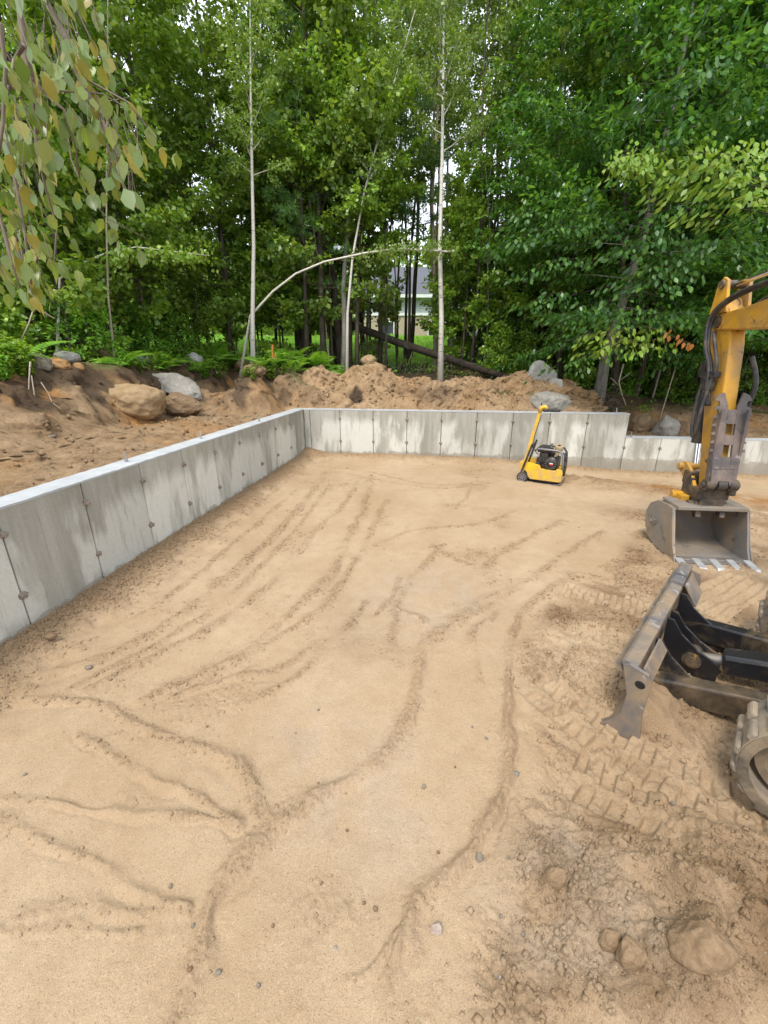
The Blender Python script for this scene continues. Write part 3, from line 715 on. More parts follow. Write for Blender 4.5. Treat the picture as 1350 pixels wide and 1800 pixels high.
rock('large smooth tan boulder lying on the cut earth bank', 190, 678, 290, 738, 'tan', 11, .18, 6, .8)
rock('grey angular slab leaning behind the large tan boulder', 266, 660, 352, 706, 'slab', 12, 1.0, 16, .6, Y=7.9)
rock('flat brown boulder tucked at the right of the large tan boulder', 280, 694, 354, 732, 'brown', 13, .85, 6, .8, Y=7.3)
rock('rounded brown boulder at the right end of the bank top rock row', 176, 609, 206, 632, 'tan', 14, .25, 10)
rock('grey boulder beside the rounded brown one in the bank top row', 128, 613, 166, 636, 'blue', 15, .4, 5)
rock('pale grey boulder in the middle of the bank top row', 98, 618, 136, 640, 'grey', 16, .4, 0)
rock('slanted blue grey slab rock on the bank top by the ferns', 55, 625, 90, 652, 'blue', 17, .6, 28)
rock('orange tan rock below the grey rocks of the bank top row', 86, 630, 122, 650, 'rust', 18, .4, 16)
rock('small ochre rock just right of the orange tan rock', 128, 638, 146, 653, 'rust', 19, .3)
rock('pale round rock half covered by plants at the bank edge', 325, 622, 354, 643, 'grey', 20, .35)
rock('small pale rock with white edge between plants on the bank', 243, 625, 262, 640, 'grey', 21, .7)
rock('small grey rock beside the herbs left of the survey stakes', 370, 624, 386, 636, 'blue', 23, .5)
rock('brown rock under the white birch at the bank edge', 414, 628, 446, 652, 'brown', 24, .5, -20)
rock('rounded greyish brown rock below the white birch foot', 430, 641, 466, 660, 'brown', 25, .3, 5)
rock('brown flat stone at the foot of the dark bank below the white stick', 45, 730, 84, 754, 'brown', 26, .5, 8)
rock('small dark stone lying on the bare soil shelf', 72, 762, 96, 771, 'blue', 27, .5, 0, .8, None, 'stone', None, False, .9, 3)
rock('upper brown rock perched on the crest of the soil mound', 636, 625, 660, 643, 'tan', 28, .35, 10, .8, 9.3)
rock('lower brown rock under the perched one on the soil mound', 639, 638, 657, 656, 'brown', 29, .35, 0, .8, 9.2)
rock('tall grey angular slab standing on the right end of the mound', 928, 640, 976, 696, 'grey', 30, .95, -22, .5, 8.5)
rock('small triangular grey rock leaning on the tall grey slab', 955, 668, 990, 702, 'grey', 31, .95, 20, .6, 8.3)
rock('rounded pale grey boulder behind the wall above the plate compactor', 934, 688, 998, 730, 'slab', 32, .55, 0, .8, 7.75)
rock('grey brown boulder behind the low wall beside the yellow green sapling', 1148, 730, 1194, 776, 'slab', 33, .9, 14, .8, 7.7)
rock('brown boulder behind the low wall left of the excavator arm', 1188, 741, 1226, 776, 'brown', 34, .5, 0, .8, 7.6)
rock('dark low boulder partly under leaves behind the low wall', 1104, 728, 1152, 764, 'brown', 35, .5, 0, .8, 8.0)
rock('small brown boulder showing just left of the excavator stick', 1222, 748, 1246, 776, 'brown', 36, .5, 0, .8, 7.6)
# stones in the sand in front
rock('upright brown stone stuck in the sand near the right front', 954, 1512, 988, 1576, 'sandy', 41, .6, 20, .8, None, 'stone', None, True)
rock('small sandy stone next to the square brown one', 1054, 1634, 1090, 1668, 'sandy', 42, .5, 25, .7, None, 'stone', None, True)
rock('square brown stone in the loose sand', 1088, 1650, 1130, 1702, 'sandy', 43, .7, 0, .9, None, 'stone', None, True)
rock('large sand covered rock half buried at the bottom right', 1192, 1616, 1276, 1708, 'sandy', 44, .6, 24, .8, None, 'boulder', None, True, 1.0)
rock('pale pinkish triangular stone on the smooth sand', 756, 1614, 778, 1652, 'pink', 45, .8, 0, .8, None, 'stone', None, True)
rock('small dark grey stone on the curved sand ridge', 835, 1496, 850, 1520, 'blue', 46, .5, 0, .8, None, 'stone', None, True, 1, 3)
rock('small blue grey stone below the bare sand strip', 901, 1354, 913, 1366, 'blue', 47, .5, 0, .8, None, 'stone', None, True, 1, 3)
rock('dark stone lying beside the second sand ridge from the wall', 150, 1167, 162, 1177, 'blue', 48, .5, 0, .8, None, 'stone', None, True, 1, 3)
rock('brown stone near the foot of the left wall', 80, 1113, 98, 1122, 'brown', 49, .5, 0, .8, None, 'stone', None, True, 1, 3)
PEB = [(892,1515),(945,1290),(610,1462),(560,1380),(770,1500),(745,1385),(880,1610),(855,1300),(660,1600),(565,1555),(340,1630),(335,1710),(385,1710),(590,1668),(480,1630),(700,1270),(830,1280),(45,1365),(640,1590),(920,1640),(1235,1415),(970,1695),(880,1720),(1180,1420),(1010,1510),(560,1250),(490,1210),(365,1280),(455,1735),(300,1560),(180,1180),(520,1290),(800,1350)]
prot = []
for i in range(3):
    me = rock_mesh(60 + i, (.010, .008, .007), .5, 2); me.materials.append(RK[('blue', 'grey', 'brown')[i]]); prot.append(me)
lab = ['small dark pebble lying loose on the sand', 'small pale pebble lying loose on the sand', 'small brown pebble lying loose on the sand']
r = random.Random(8)
for u, v in PEB:
    p = atz(u, v, 0); k = r.choice((0, 0, 1, 2)); s = r.uniform(.5, 1.15)
    tag(link('pebble', prot[k], None, (p.x, p.y, gz(p.x, p.y) + .003), (r.uniform(0, 3), r.uniform(0, 3), r.uniform(0, 6)), s), lab[k], 'pebble', ('dark', 'pale', 'brown')[k] + ' pebbles on the sand')

# ------------------------------------------------------------------ plants
def leaf_mesh(name, P, A, N, L, W, mat, six=False):
    A = A / np.linalg.norm(A, axis=1, keepdims=True); B = np.cross(A, N); B /= np.linalg.norm(B, axis=1, keepdims=True) + 1e-9; N = np.cross(B, A)
    L = L[:, None]; W = (W if hasattr(W, '__len__') else np.full(len(P), W))[:, None]; n = len(P); i = np.arange(n)
    if six:
        c = [P, P + A * L * .32 + B * L * W * .5 - N * L * .07, P + A * L * .66 + B * L * W * .40 - N * L * .10, P + A * L - N * L * .14, P + A * L * .66 - B * L * W * .40 - N * L * .10, P + A * L * .32 - B * L * W * .5 - N * L * .07]
        V = np.stack(c, 1).reshape(-1, 3); Fq = np.concatenate([np.stack([i * 6, i * 6 + 1, i * 6 + 2, i * 6 + 3], 1), np.stack([i * 6, i * 6 + 3, i * 6 + 4, i * 6 + 5], 1)])
    else:
        c = [P, P + A * L * .42 + B * L * W * .5 - N * L * .08, P + A * L - N * L * .1, P + A * L * .42 - B * L * W * .5 - N * L * .08]
        V = np.stack(c, 1).reshape(-1, 3); Fq = np.concatenate([np.stack([i * 4, i * 4 + 1, i * 4 + 2], 1), np.stack([i * 4, i * 4 + 2, i * 4 + 3], 1)])
    return npmesh(name, V, Fq, mat)
def rand_dirs(rng, n):
    d = rng.normal(size=(n, 3)); return d / np.linalg.norm(d, axis=1, keepdims=True)
def tree_parts(seed, trunk, r0, cb=.3, nl=26, rad=1.6, el=(10, 55), curve=.25, twig=.5, nleaf=9000, L=.085, W=.62, flat=.6, hang=.35, bark='bark', leafm='l_map', six=False, style='leaf', shape=(.75, 1.0, .25), rtip=.007, tn=7, jit=.05, lk=.36):
    """trunk: list of local points. Returns the trunk mesh (limbs included) and the crown mesh."""
    rng = np.random.default_rng(seed); T = np.array([tuple(p) for p in trunk], float); k = len(T)
    seg = np.linalg.norm(np.diff(T, axis=0), axis=1); s = np.concatenate([[0], np.cumsum(seg)]); H = s[-1]
    m = MB(); m.tube(T, [max(rtip, r0 * (1 - .92 * (q / H) ** 1.0)) * (1.25 if i == 0 else 1) for i, q in enumerate(s)], tn, True)
    P = []; D = []
    for i in range(nl):
        t = cb + (1 - cb) * ((i + .5 + rng.uniform(-.4, .4)) / nl) ** 1.0; q = t * H
        b = np.array([np.interp(q, s, T[:, c]) for c in range(3)]); az = i * 2.399 + rng.uniform(-.5, .5)
        f = (t - cb) / (1 - cb); e = math.radians(np.interp(f, (0, 1), el) + rng.normal() * 9)
        ln = rad * np.interp(f, (0, .35, 1), shape) * rng.uniform(.65, 1.2)
        d = np.array([math.cos(az) * math.cos(e), math.sin(az) * math.cos(e), math.sin(e)])
        pts = [b]; dd = d.copy()
        for j in range(4):
            pts.append(pts[-1] + dd * ln / 4); dd = dd + np.array([rng.normal() * .13, rng.normal() * .13, curve * .25 + rng.normal() * .08]); dd /= np.linalg.norm(dd)
        lr = max(.005, r0 * (1 - .9 * t) * lk); m.tube(pts, [lr, lr * .75, lr * .5, lr * .35, lr * .2], 4, False)
        A = np.array(pts)
        nt_ = max(3, int(ln / .13))
        for j in range(nt_):
            x = (j + 1) / nt_ * 3.999 * (.75 if j < nt_ - 1 else 1) + (0.9 if j < nt_ - 1 else 0); x = min(x, 3.999); i0 = int(x); p = A[i0] + (A[i0 + 1] - A[i0]) * (x - i0)
            bd = A[i0 + 1] - A[i0]; bd /= np.linalg.norm(bd); sd = np.cross(bd, [0, 0, 1.0]); sd /= np.linalg.norm(sd) + 1e-9
            td = bd * .6 + sd * (1 if j % 2 else -1) * rng.uniform(.5, 1) + np.array([0, 0, rng.normal() * .22 - .05]); td /= np.linalg.norm(td)
            tl = twig * (1.1 - .5 * x / 4) * rng.uniform(.6, 1.2)
            for q2 in np.linspace(.15, 1, 6): P.append(p + td * tl * q2 + np.array([0, 0, -.10 * tl * q2 * q2])); D.append(td)
    P = np.array(P); D = np.array(D)
    if style == 'pine':
        n = nleaf // 12; ix = rng.integers(0, len(P), n); base = np.repeat(P[ix] + rng.normal(size=(n, 3)) * jit, 12, 0); dr = np.repeat(D[ix], 12, 0)
        A_ = dr * .55 + rand_dirs(rng, len(base)) * .8; N_ = rand_dirs(rng, len(base)); Ln = L * rng.uniform(.7, 1.2, len(base))
        cm_ = leaf_mesh('crown', base, A_, N_, Ln, W, M[leafm])
    else:
        ix = rng.integers(0, len(P), nleaf); base = P[ix] + rng.normal(size=(nleaf, 3)) * jit
        A_ = D[ix] * .6 + rand_dirs(rng, nleaf) * .75 + np.array([0, 0, -hang]); N_ = np.array([0, 0, 1.0]) * flat + rand_dirs(rng, nleaf) * (1.15 - flat)
        cm_ = leaf_mesh('crown', base, A_, N_, L * rng.uniform(.65, 1.25, nleaf), W, M[leafm], six)
    me = bpy.data.meshes.new('trunk'); me.from_pydata(m.v, [], m.f); me.materials.append(M[bark]); me.shade_smooth()
    return me, cm_
def wiggly(seed, h, lean=(0, 0), n=9, amp=.05):
    r = random.Random(seed); x = y = 0; P = [(0, 0, -.25)]
    for i in range(1, n + 1):
        x += r.gauss(0, amp); y += r.gauss(0, amp); t = i / n; P.append((x + lean[0] * t * t * h, y + lean[1] * t * t * h, t * h))
    return P
def place_tree(name, label, parts, loc, rz=0, sc=1, cat='tree', group=None, stem='trunk'):
    t = thing(name, label, cat, loc, rz, group); t.scale = (sc,) * 3
    link(stem, parts[0], t); link('crown', parts[1], t); return t
def px_tree(name, label, pts, r0, seed, extra=0, **kw):
    """a tree whose trunk follows photo points (u, v, Y)"""
    W3 = [aty(*p) for p in pts]; g = gout(W3[0].x, W3[0].y); base = Vector((W3[0].x, W3[0].y, g))
    L3 = [p - base for p in W3]; L3[0] = Vector((0, 0, -.2))
    if extra:
        d = (L3[-1] - L3[-2]).normalized(); L3 += [L3[-1] + d * extra * .5, L3[-1] + d * extra]
    tp = tree_parts(seed, L3, r0, **kw); return place_tree(name, label, tp, base)
BIR = dict(bark='birch', leafm='l_bir', L=.06, W=.75, flat=.35, hang=.6, rad=1.0, el=(35, 65), twig=.4)
px_tree('birch_tree', 'slim white birch behind the left half of the mound, left of the arching birch', [(443,650,10.4),(444,560,10.4),(446,430,10.4),(443,300,10.4),(441,180,10.4),(440,60,10.4)], .058, 201, 1.5, cb=.5, nl=22, nleaf=5500, **BIR)
px_tree('birch_tree', 'tallest straight white birch in the centre right of the wood', [(775,655,10.2),(776,560,10.2),(773,430,10.2),(777,290,10.2),(779,150,10.2),(780,20,10.2)], .066, 202, 1.6, cb=.55, nl=20, nleaf=4500, **BIR)
px_tree('birch_tree', 'leaning birch between the dark trunks and the tall white birch', [(608,640,10.7),(611,550,10.7),(620,450,10.7),(640,340,10.8),(668,230,10.9),(700,120,11)], .038, 203, 1.0, cb=.5, nl=20, nleaf=5000, **{**BIR, 'bark': 'birch'})
px_tree('birch_tree', 'bent white birch arching from the left birch over to the tall one', [(410,600,10.6),(440,555,10.5),(480,512,10.4),(520,481,10.3),(570,460,10.2),(640,445,10.1),(700,437,10.1),(750,440,10.0)], .035, 204, .5, cb=.72, nl=14, nleaf=1100, tn=8, rtip=.018, **{**BIR, 'rad': .6, 'el': (0, 20), 'curve': -.5})
px_tree('birch_tree', 'small bent birch bowing over the ferns at the left', [(70,560,7.6),(105,490,7.8),(140,465,7.9),(190,443,8.0),(240,434,8.1),(290,440,8.2)], .026, 205, .7, cb=.6, nl=10, nleaf=700, rtip=.006, **{**BIR, 'leafm': 'l_lime', 'rad': .5, 'el': (-10, 10), 'curve': -.6, 'L': .075})
MAP = dict(leafm='l_map', L=.095, W=.8, flat=.6, hang=.3)
px_tree('maple_tree', 'large dark trunked maple in the middle behind the mound', [(600,645,12.6),(592,560,12.6),(583,450,12.6),(572,330,12.6),(562,220,12.6),(552,100,12.6)], .12, 211, 1.2, cb=.35, nl=34, rad=2.8, nleaf=11500, twig=.7, **MAP)
px_tree('maple_tree', 'grey trunked maple just left of the leaning birch', [(603,655,11.4),(606,590,11.4),(604,500,11.5),(612,380,11.5),(618,250,11.6)], .085, 212, 1.5, cb=.5, nl=24, rad=1.9, nleaf=8000, bark='bark_grey', **MAP)
px_tree('maple_tree', 'dark slender maple right of the leaning birch', [(627,655,11.6),(628,560,11.6),(632,430,11.6),(640,300,11.7)], .06, 213, 1.5, cb=.5, nl=20, rad=1.5, nleaf=6000, **MAP)
px_tree('maple_tree', 'broad dark trunked maple on the left behind the bowed birch', [(200,610,9.8),(204,520,9.8),(205,400,9.9),(206,200,10),(210,40,10)], .12, 214, 1.2, cb=.25, nl=40, rad=2.3, nleaf=16000, twig=.6, **MAP)
px_tree('slender_tree', 'very thin pale stem rising through the leaves at the left', [(195,612,7.9),(190,520,7.9),(187,400,7.9),(188,250,7.9)], .02, 215, 2, cb=.5, nl=8, rad=.6, nleaf=500, bark='birch_tan', **MAP)
px_tree('maple_tree', 'dark straight trunked tree left of the big leaning beech', [(1085,660,10.4),(1093,500,10.3),(1099,330,10.2),(1101,190,10.2),(1103,60,10.2)], .075, 216, 3, cb=.35, nl=28, rad=1.8, nleaf=9000, **MAP)
BEE = dict(leafm='l_bee', L=.105, W=.5, flat=.9, hang=.18, six=True, el=(-2, 30), curve=.05, twig=.75, shape=(1, .9, .4))
btree = px_tree('beech_tree', 'big leaning beech with mottled trunk and layered leaves right of centre', [(1053,690,9.2),(1066,620,9.2),(1098,520,9.0),(1135,400,8.8),(1160,290,8.7),(1190,150,8.6),(1215,20,8.6)], .115, 217, 1.2, cb=.22, nl=54, rad=2.8, nleaf=30000, tn=10, lk=.17, bark='bark_grey', **BEE)
px_tree('beech_tree', 'dark beech at the right edge behind the excavator boom', [(1420,700,8.8),(1430,500,8.8),(1425,300,8.8),(1420,100,8.8)], .12, 218, 3, cb=.18, nl=50, rad=2.8, nleaf=24000, lk=.2, **BEE)
px_tree('beech_tree', 'dense beech filling the gap between the two large right trees', [(1290,690,10.6),(1285,500,10.6),(1280,300,10.6),(1275,100,10.6)], .10, 219, 3, cb=.15, nl=50, rad=2.6, nleaf=22000, lk=.2, **BEE)
px_tree('beech_tree', 'bushy beech just behind the tall grey slab', [(985,670,11.2),(985,520,11.2),(980,380,11.2),(985,200,11.2)], .07, 220, 2, cb=.2, nl=38, rad=2.2, nleaf=13000, **BEE)
PIN = dict(leafm='l_pin', style='pine', L=.13, W=.07, el=(0, 35), curve=.2, twig=.45, rad=1.5, jit=.03)
px_tree('pine_tree', 'soft needled young pine left of the big central maple', [(540,650,11.8),(536,500,11.8),(530,350,11.8),(520,150,11.8)], .07, 221, 1, cb=.3, nl=42, nleaf=13000, **PIN)
px_tree('pine_tree', 'young pine in front of the house right of the leaning birch', [(668,650,12.6),(668,520,12.6),(690,380,12.6),(700,280,12.6)], .06, 222, 1, cb=.62, nl=24, nleaf=15000, **PIN)
# fallen log and thin stems
t = thing('fallen_log', 'dark fallen tree trunk sloping down behind the mound in front of the house', 'log', (0, 0, 0))
LP = [(590,560,12.8),(640,580,12.5),(700,602,12.1),(770,625,11.6),(840,648,11.2),(910,668,10.8),(960,682,10.6)]
W3 = [aty(*p) for p in LP]; t.location = W3[-1]; m = MB(); m.tube([p - W3[-1] for p in W3], [.10, .10, .10, .095, .09, .08, .07], 10); m.build('trunk', M['bark_log'], t, True)
m = MB(); rr = random.Random(5)
for i in range(26):
    k = rr.uniform(0.6, 5.6); a = W3[int(k)].lerp(W3[int(k) + 1], k % 1) - W3[-1]
    m.tube([a, a + Vector((rr.uniform(-.4, .4), rr.uniform(-.3, .1), rr.uniform(-.7, -.1))), a + Vector((rr.uniform(-.7, .7), rr.uniform(-.4, .1), rr.uniform(-1.0, -.3)))], [.015, .01, .005], 4)
m.build('dead_branches', M['bark'], t)

# generic forest
def zone(n, x0, x1, y0, y1, seed, dmin, avoid=(), omin=3.7):
    r = random.Random(seed); out = []; tries = 0
    while len(out) < n and tries < 8000:
        tries += 1; x, y = r.uniform(x0, x1), r.uniform(y0, y1); a, b = ab(x, y)
        if max(-a, b) < omin: continue
        if any((x - p) ** 2 + (y - q) ** 2 < dmin ** 2 for p, q in out): continue
        if any(ax0 < x / y * 10 < ax1 and y > ay for ax0, ax1, ay in avoid): continue
        out.append((x, y))
    return out
TP = {}
def proto(k, *a, **kw): TP[k] = tree_parts(*a, **kw)
proto('maple0', 301, wiggly(1, 10.5), .085, cb=.22, nl=38, rad=1.9, nleaf=9500, **MAP)
proto('maple1', 302, wiggly(2, 11.5, (.02, .01)), .10, cb=.3, nl=36, rad=2.1, nleaf=9500, **MAP)
proto('maple2', 303, wiggly(3, 9.0), .06, cb=.15, nl=36, rad=1.6, nleaf=10000, **{**MAP, 'leafm': 'l_bir'})
proto('slim0', 304, wiggly(4, 9.5, (.03, 0)), .04, cb=.45, nl=22, nleaf=4500, **{**BIR, 'bark': 'bark'})
proto('slim1', 305, wiggly(5, 10.5, (-.03, .02)), .045, cb=.45, nl=22, nleaf=5000, **{**BIR, 'bark': 'birch_tan'})
proto('beech0', 306, wiggly(6, 10), .09, cb=.15, nl=44, rad=2.4, nleaf=17000, **BEE)
proto('sap0', 307, wiggly(7, 4.2, (.04, .02), 7), .022, cb=.2, nl=20, rad=.9, nleaf=3000, twig=.35, **MAP)
proto('sap1', 308, wiggly(8, 3.2, (-.04, .03), 7), .018, cb=.15, nl=18, rad=.8, nleaf=2400, twig=.35, **{**MAP, 'leafm': 'l_lime'})
proto('shrub0', 309, wiggly(9, 1.5, (.05, 0), 5), .016, cb=.08, nl=20, rad=.7, nleaf=1900, twig=.3, **MAP)
proto('shrub1', 310, wiggly(10, 1.1, (-.05, .05), 5), .014, cb=.05, nl=20, rad=.6, nleaf=1700, twig=.3, **{**MAP, 'leafm': 'l_herb', 'L': .08, 'W': .6})
NAMES = {'maple': ('maple_tree', 'leafy dark stemmed maple standing within the dense wood', 'dark stemmed maples in the wood'), 'slim': ('slender_tree', 'thin stemmed birch with small leaves standing within the dense wood', 'thin birches in the wood'),
         'beech': ('beech_tree', 'layered dark green beech standing within the dense wood', 'beeches in the wood'), 'sap': ('sapling', 'leafy sapling in the shaded wood edge', 'saplings at the wood edge'), 'shrub': ('shrub', 'low leafy shrub on the forest floor at the wood edge', 'shrubs at the wood edge')}
def scatter(ps, kinds, seed, s0=.85, s1=1.2):
    r = random.Random(seed)
    for x, y in ps:
        k = r.choice(kinds); n = NAMES[k.rstrip('012')]
        place_tree(n[0], n[1], TP[k], (x, y, gout(x, y) - .03), r.uniform(0, 6.28), r.uniform(s0, s1), 'tree' if 'shrub' not in k else 'shrub', n[2], 'trunk' if 'shrub' not in k else 'stem')
scatter(zone(30, -9, 8, 12.2, 15.8, 1, 1.0, [(-1.6, 3.2, 12)]), ['maple0', 'maple1', 'slim0', 'slim1', 'maple2', 'slim0'], 1, .70, 1.0)
scatter(zone(11, -4.2, -.4, 11.9, 14, 29, .8), ['sap0', 'maple2', 'sap1', 'sap0'], 13, 1.0, 1.5)
scatter(zone(10, -1.5, 5, 11.8, 15, 9, 1.0), ['slim0', 'slim1'], 11)
scatter(zone(11, .3, 4.4, 12.5, 15.8, 19, .7), ['slim0', 'slim1', 'slim0'], 12, 1.0, 1.35)
scatter(zone(21, -15, -5.2, 7.0, 14, 2, 1.2), ['maple0', 'maple1', 'maple2', 'slim1', 'maple0'], 2)
scatter(zone(30, 4.6, 17, 9.6, 16, 3, 1.2), ['beech0', 'maple0', 'beech0', 'slim0', 'maple1'], 3)
scatter(zone(30, -11, -3.6, 7.2, 12.5, 4, .75), ['sap0', 'sap1', 'sap1'], 4)
scatter(zone(34, -4, 9, 11.2, 15, 5, .7, [(-3.4, 1.25, 10), (1.9, 2.6, 11)]), ['sap0', 'sap0', 'sap1'], 5, .8, 1.3)
scatter(zone(14, 4, 12, 9.8, 13, 6, .9), ['sap0'], 6, .8, 1.3)
scatter(zone(34, -10, -4.0, 6.5, 11.5, 7, .55, (), 3.5), ['shrub0', 'shrub1', 'shrub0'], 7, .6, 1.1)
scatter(zone(30, -3.4, 10, 10.9, 13.5, 8, .6, [(-3.4, 2.4, 10)], 3.2), ['shrub0', 'shrub1', 'shrub0'], 8, .5, 1.0)
for (u, y, k, s) in ((650, 15.5, 'slim0', 1.0), (672, 17, 'slim1', 1.0), (698, 15, 'slim0', 1.05), (805, 16, 'maple2', .8), (640, 18, 'maple1', .9), (720, 19, 'maple1', .9), (580, 17, 'maple2', .9), (520, 16, 'slim0', 1.0), (835, 13.0, 'sap1', 1.5), (850, 13.6, 'sap0', 1.6)):
    y = min(y, 15.7 + (u % 7) * .06); p = aty(u, 600, y); scatter([(p.x, y)], [k], int(u), s, s)
# bare stems in the shade of the wood
r = random.Random(12); SM = []
for i in range(5):
    P = wiggly(40 + i, r.uniform(3.5, 6.5), (r.uniform(-.06, .06), 0), 7, .035); m = MB(); m.tube(P, [.022 * (1 - .1 * j) for j in range(len(P))], 6)
    for j in range(7):
        a = Vector(P[r.randint(2, 6)]); d = Vector((r.uniform(-1, 1), r.uniform(-1, 1), r.uniform(.1, .9))).normalized() * r.uniform(.3, .8); m.tube([a, a + d * .5, a + d + Vector((0, 0, .08))], [.008, .006, .003], 4)
    o = m.build('bare_sapling', M[('bark', 'bark', 'birch_tan', 'bark_grey', 'bark')[i]], None, True); SM.append(o.data); bpy.data.objects.remove(o)
for (n, x0, x1, y0, y1, sd) in ((20, -8.5, 5.5, 11.0, 15, 21), (34, 4.8, 10.5, 9.4, 13.5, 22), (24, -10.5, -4.0, 7.8, 12, 23)):
    for x, y in zone(n, x0, x1, y0, y1, sd, .3):
        k = r.randint(0, 4); lean = r.uniform(-.06, .06) + (.22 if (x > 5.2 and r.random() < .45) else 0)
        tag(link('bare_sapling', SM[k], None, (x, y, gout(x, y) - .1), (r.uniform(-.05, .05), lean, r.uniform(-.6, .6)), r.uniform(.7, 1.25)),
            ('thin bare dark stem in the shade of the wood', 'thin bare tan stem in the shade of the wood', 'thin bare grey stem in the shade of the wood')[(0, 0, 1, 2, 0)[k]], 'tree', ('dark', 'tan', 'grey')[(0, 0, 1, 2, 0)[k]] + ' bare stems in the wood')
# distant woods
rng = np.random.default_rng(77); n = 80000
ang = rng.uniform(-1.15, 1.15, n); rad = rng.uniform(38, 62, n); cl = fbm(ang * 30, rad * .1, 1, 3, 7)
hgt = (7.5 + 6 * cl + 2 * fbm(ang * 90, rad, .3, 2, 8)) * rng.random(n) ** 1.25
keep = rng.random(n) < .9; px_, py_ = np.sin(ang) * rad, np.cos(ang) * rad
P = np.stack([px_, py_, nat(px_, py_) + hgt], 1)[keep]; k = len(P)
struct(link('distant_woods', leaf_mesh('distant_woods', P, rand_dirs(rng, k), np.array([0, 0, .5]) + rand_dirs(rng, k), .55 * rng.uniform(.6, 1.3, k), .8, M['l_map'])), 'stuff')
# undergrowth carpet
rng = np.random.default_rng(78)
def carpet(name, n, x0, x1, y0, y1, o0, o1, L, mat, hh, seed, thr):
    x = rng.uniform(x0, x1, n); y = rng.uniform(y0, y1, n); a, b = ab(x, y); out = np.maximum(-a, b)
    k = (out > o0) & (out < o1) & (fbm(x, y, 1.4, 3, seed) > thr) & ~((x > -2.6) & (x < 5.5) & (b > 0) & (out < 2.2)); x, y, out = x[k], y[k], out[k]
    fz = sstep(3.4, 5, out); z = np.maximum(floor_h(x, y), bank_h(x, y)[0] * (1 - fz) + (floor_h(x, y) - .12) * fz)
    z = z + rng.random(len(x)) ** 2 * hh * (1 + fbm(x, y, 2.5, 2, seed + 1) * 1.5)
    A = rand_dirs(rng, len(x)); A[:, 2] = A[:, 2] * .3 + .1
    struct(link(name, leaf_mesh(name, np.stack([x, y, z], 1), A, np.array([0, 0, 1.]) + rand_dirs(rng, len(x)) * .5, L * rng.uniform(.6, 1.3, len(x)), .6, M[mat])), 'stuff')
carpet('undergrowth', 90000, -11, 11, 2, 15, 2.9, 8, .075, 'l_herb', .35, 201, -.02)
carpet('low_plants', 26000, -9, -1.5, 2, 12, 2.85, 3.9, .06, 'l_lime', .22, 205, .06)
# grass on the lawn
x = rng.uniform(-14, 14, 60000); y = rng.uniform(13.2, 24, 60000)
A = rand_dirs(rng, 60000) * .4 + np.array([0, 0, 1.]); struct(link('lawn_grass', leaf_mesh('lawn_grass', np.stack([x, y, floor_h(x, y)], 1), A, rand_dirs(rng, 60000), rng.uniform(.08, .18, 60000), .16, M['l_fern'])), 'stuff')

# ferns
def frond_mesh():
    P = []; A = []; N = []; L = []
    n = 20
    for i in range(n):
        t = (i + 1) / n; x = .62 * t; z = .42 * t - .40 * t * t
        for sgn in (-1, 1):
            P.append((x, 0, z)); A.append((.35, sgn, -.15)); N.append((0, 0, 1)); L.append(.17 * (math.sin(math.pi * min(1, t * .85 + .15)) ** .8) + .012)
    return leaf_mesh('frond', np.array(P), np.array(A, float), np.array(N, float), np.array(L), .24, M['l_fern'])
FR = frond_mesh(); rib = MB(); rib.tube([(0, 0, 0), (.2, 0, .095), (.42, 0, .137), (.62, 0, .02 + .0)], [.005, .004, .003, .001], 4)
r = random.Random(31)
def fern(p, s0, label='bright green fern growing on the bank top', group='ferns on the bank top'):
    t = thing('fern', label, 'fern', p, r.uniform(0, 6), group); t.scale = (s0 * 1.35,) * 3; n = r.randint(7, 10)
    for i in range(n): link('frond', FR, t, (0, 0, 0), (r.uniform(-.2, .2), r.uniform(-.55, .1), i * 6.283 / n + r.uniform(-.25, .25)), r.uniform(.75, 1.1))
for (u, v, s) in ((15,600,1.3),(55,590,1.2),(40,560,1.1),(75,615,1.0),(100,600,.9),(140,600,.8),(20,640,1.0),(230,628,.8),(300,640,.7),(335,618,.9),(375,615,1.0),(395,640,.8),(415,622,.9),(490,640,.9),(510,625,1.0),(535,640,.9),(560,630,1.1),(585,640,1.0),(600,650,.8),(215,640,.7),(260,632,.8),(285,650,.6),(365,640,.8),(440,612,.9),(455,632,.8),(500,606,1.0),(540,612,1.0),(5,575,1.4),(115,575,1.2),(470,648,.8),(515,652,.7),(345,655,.6)):
    p = onout(u, v, 5.5, 11.0); fern((p.x, p.y, gout(p.x, p.y) - .02), s * .95)
HB = []
for i, lm in enumerate(('l_herb', 'l_lime', 'l_herb')):
    rng2 = np.random.default_rng(50 + i); n = 90; st = rng2.integers(0, 9, n); h = rng2.uniform(.06, .34, n); azs = rng2.uniform(0, 6.28, 9); le = rng2.uniform(.05, .3, 9)
    P = np.stack([np.cos(azs[st]) * le[st] * h, np.sin(azs[st]) * le[st] * h, h], 1); A = rand_dirs(rng2, n) + np.array([0, 0, -.1]); A[:, 2] *= .4
    HB.append(leaf_mesh('leafy_herb', P, A, np.array([0, 0, 1.]) + rand_dirs(rng2, n) * .3, rng2.uniform(.05, .10, n), .5, M[lm], True))
hl = ['bushy green herb growing at the bank edge', 'yellow green leafy herb growing at the bank edge', 'broad leaved green herb growing at the bank edge']
def herb(p, s, k): tag(link('leafy_herb', HB[k], None, p, (0, 0, r.uniform(0, 6)), s), hl[k], 'plant', ('bushy', 'yellow green', 'broad leaved')[k] + ' herbs on the bank edge')
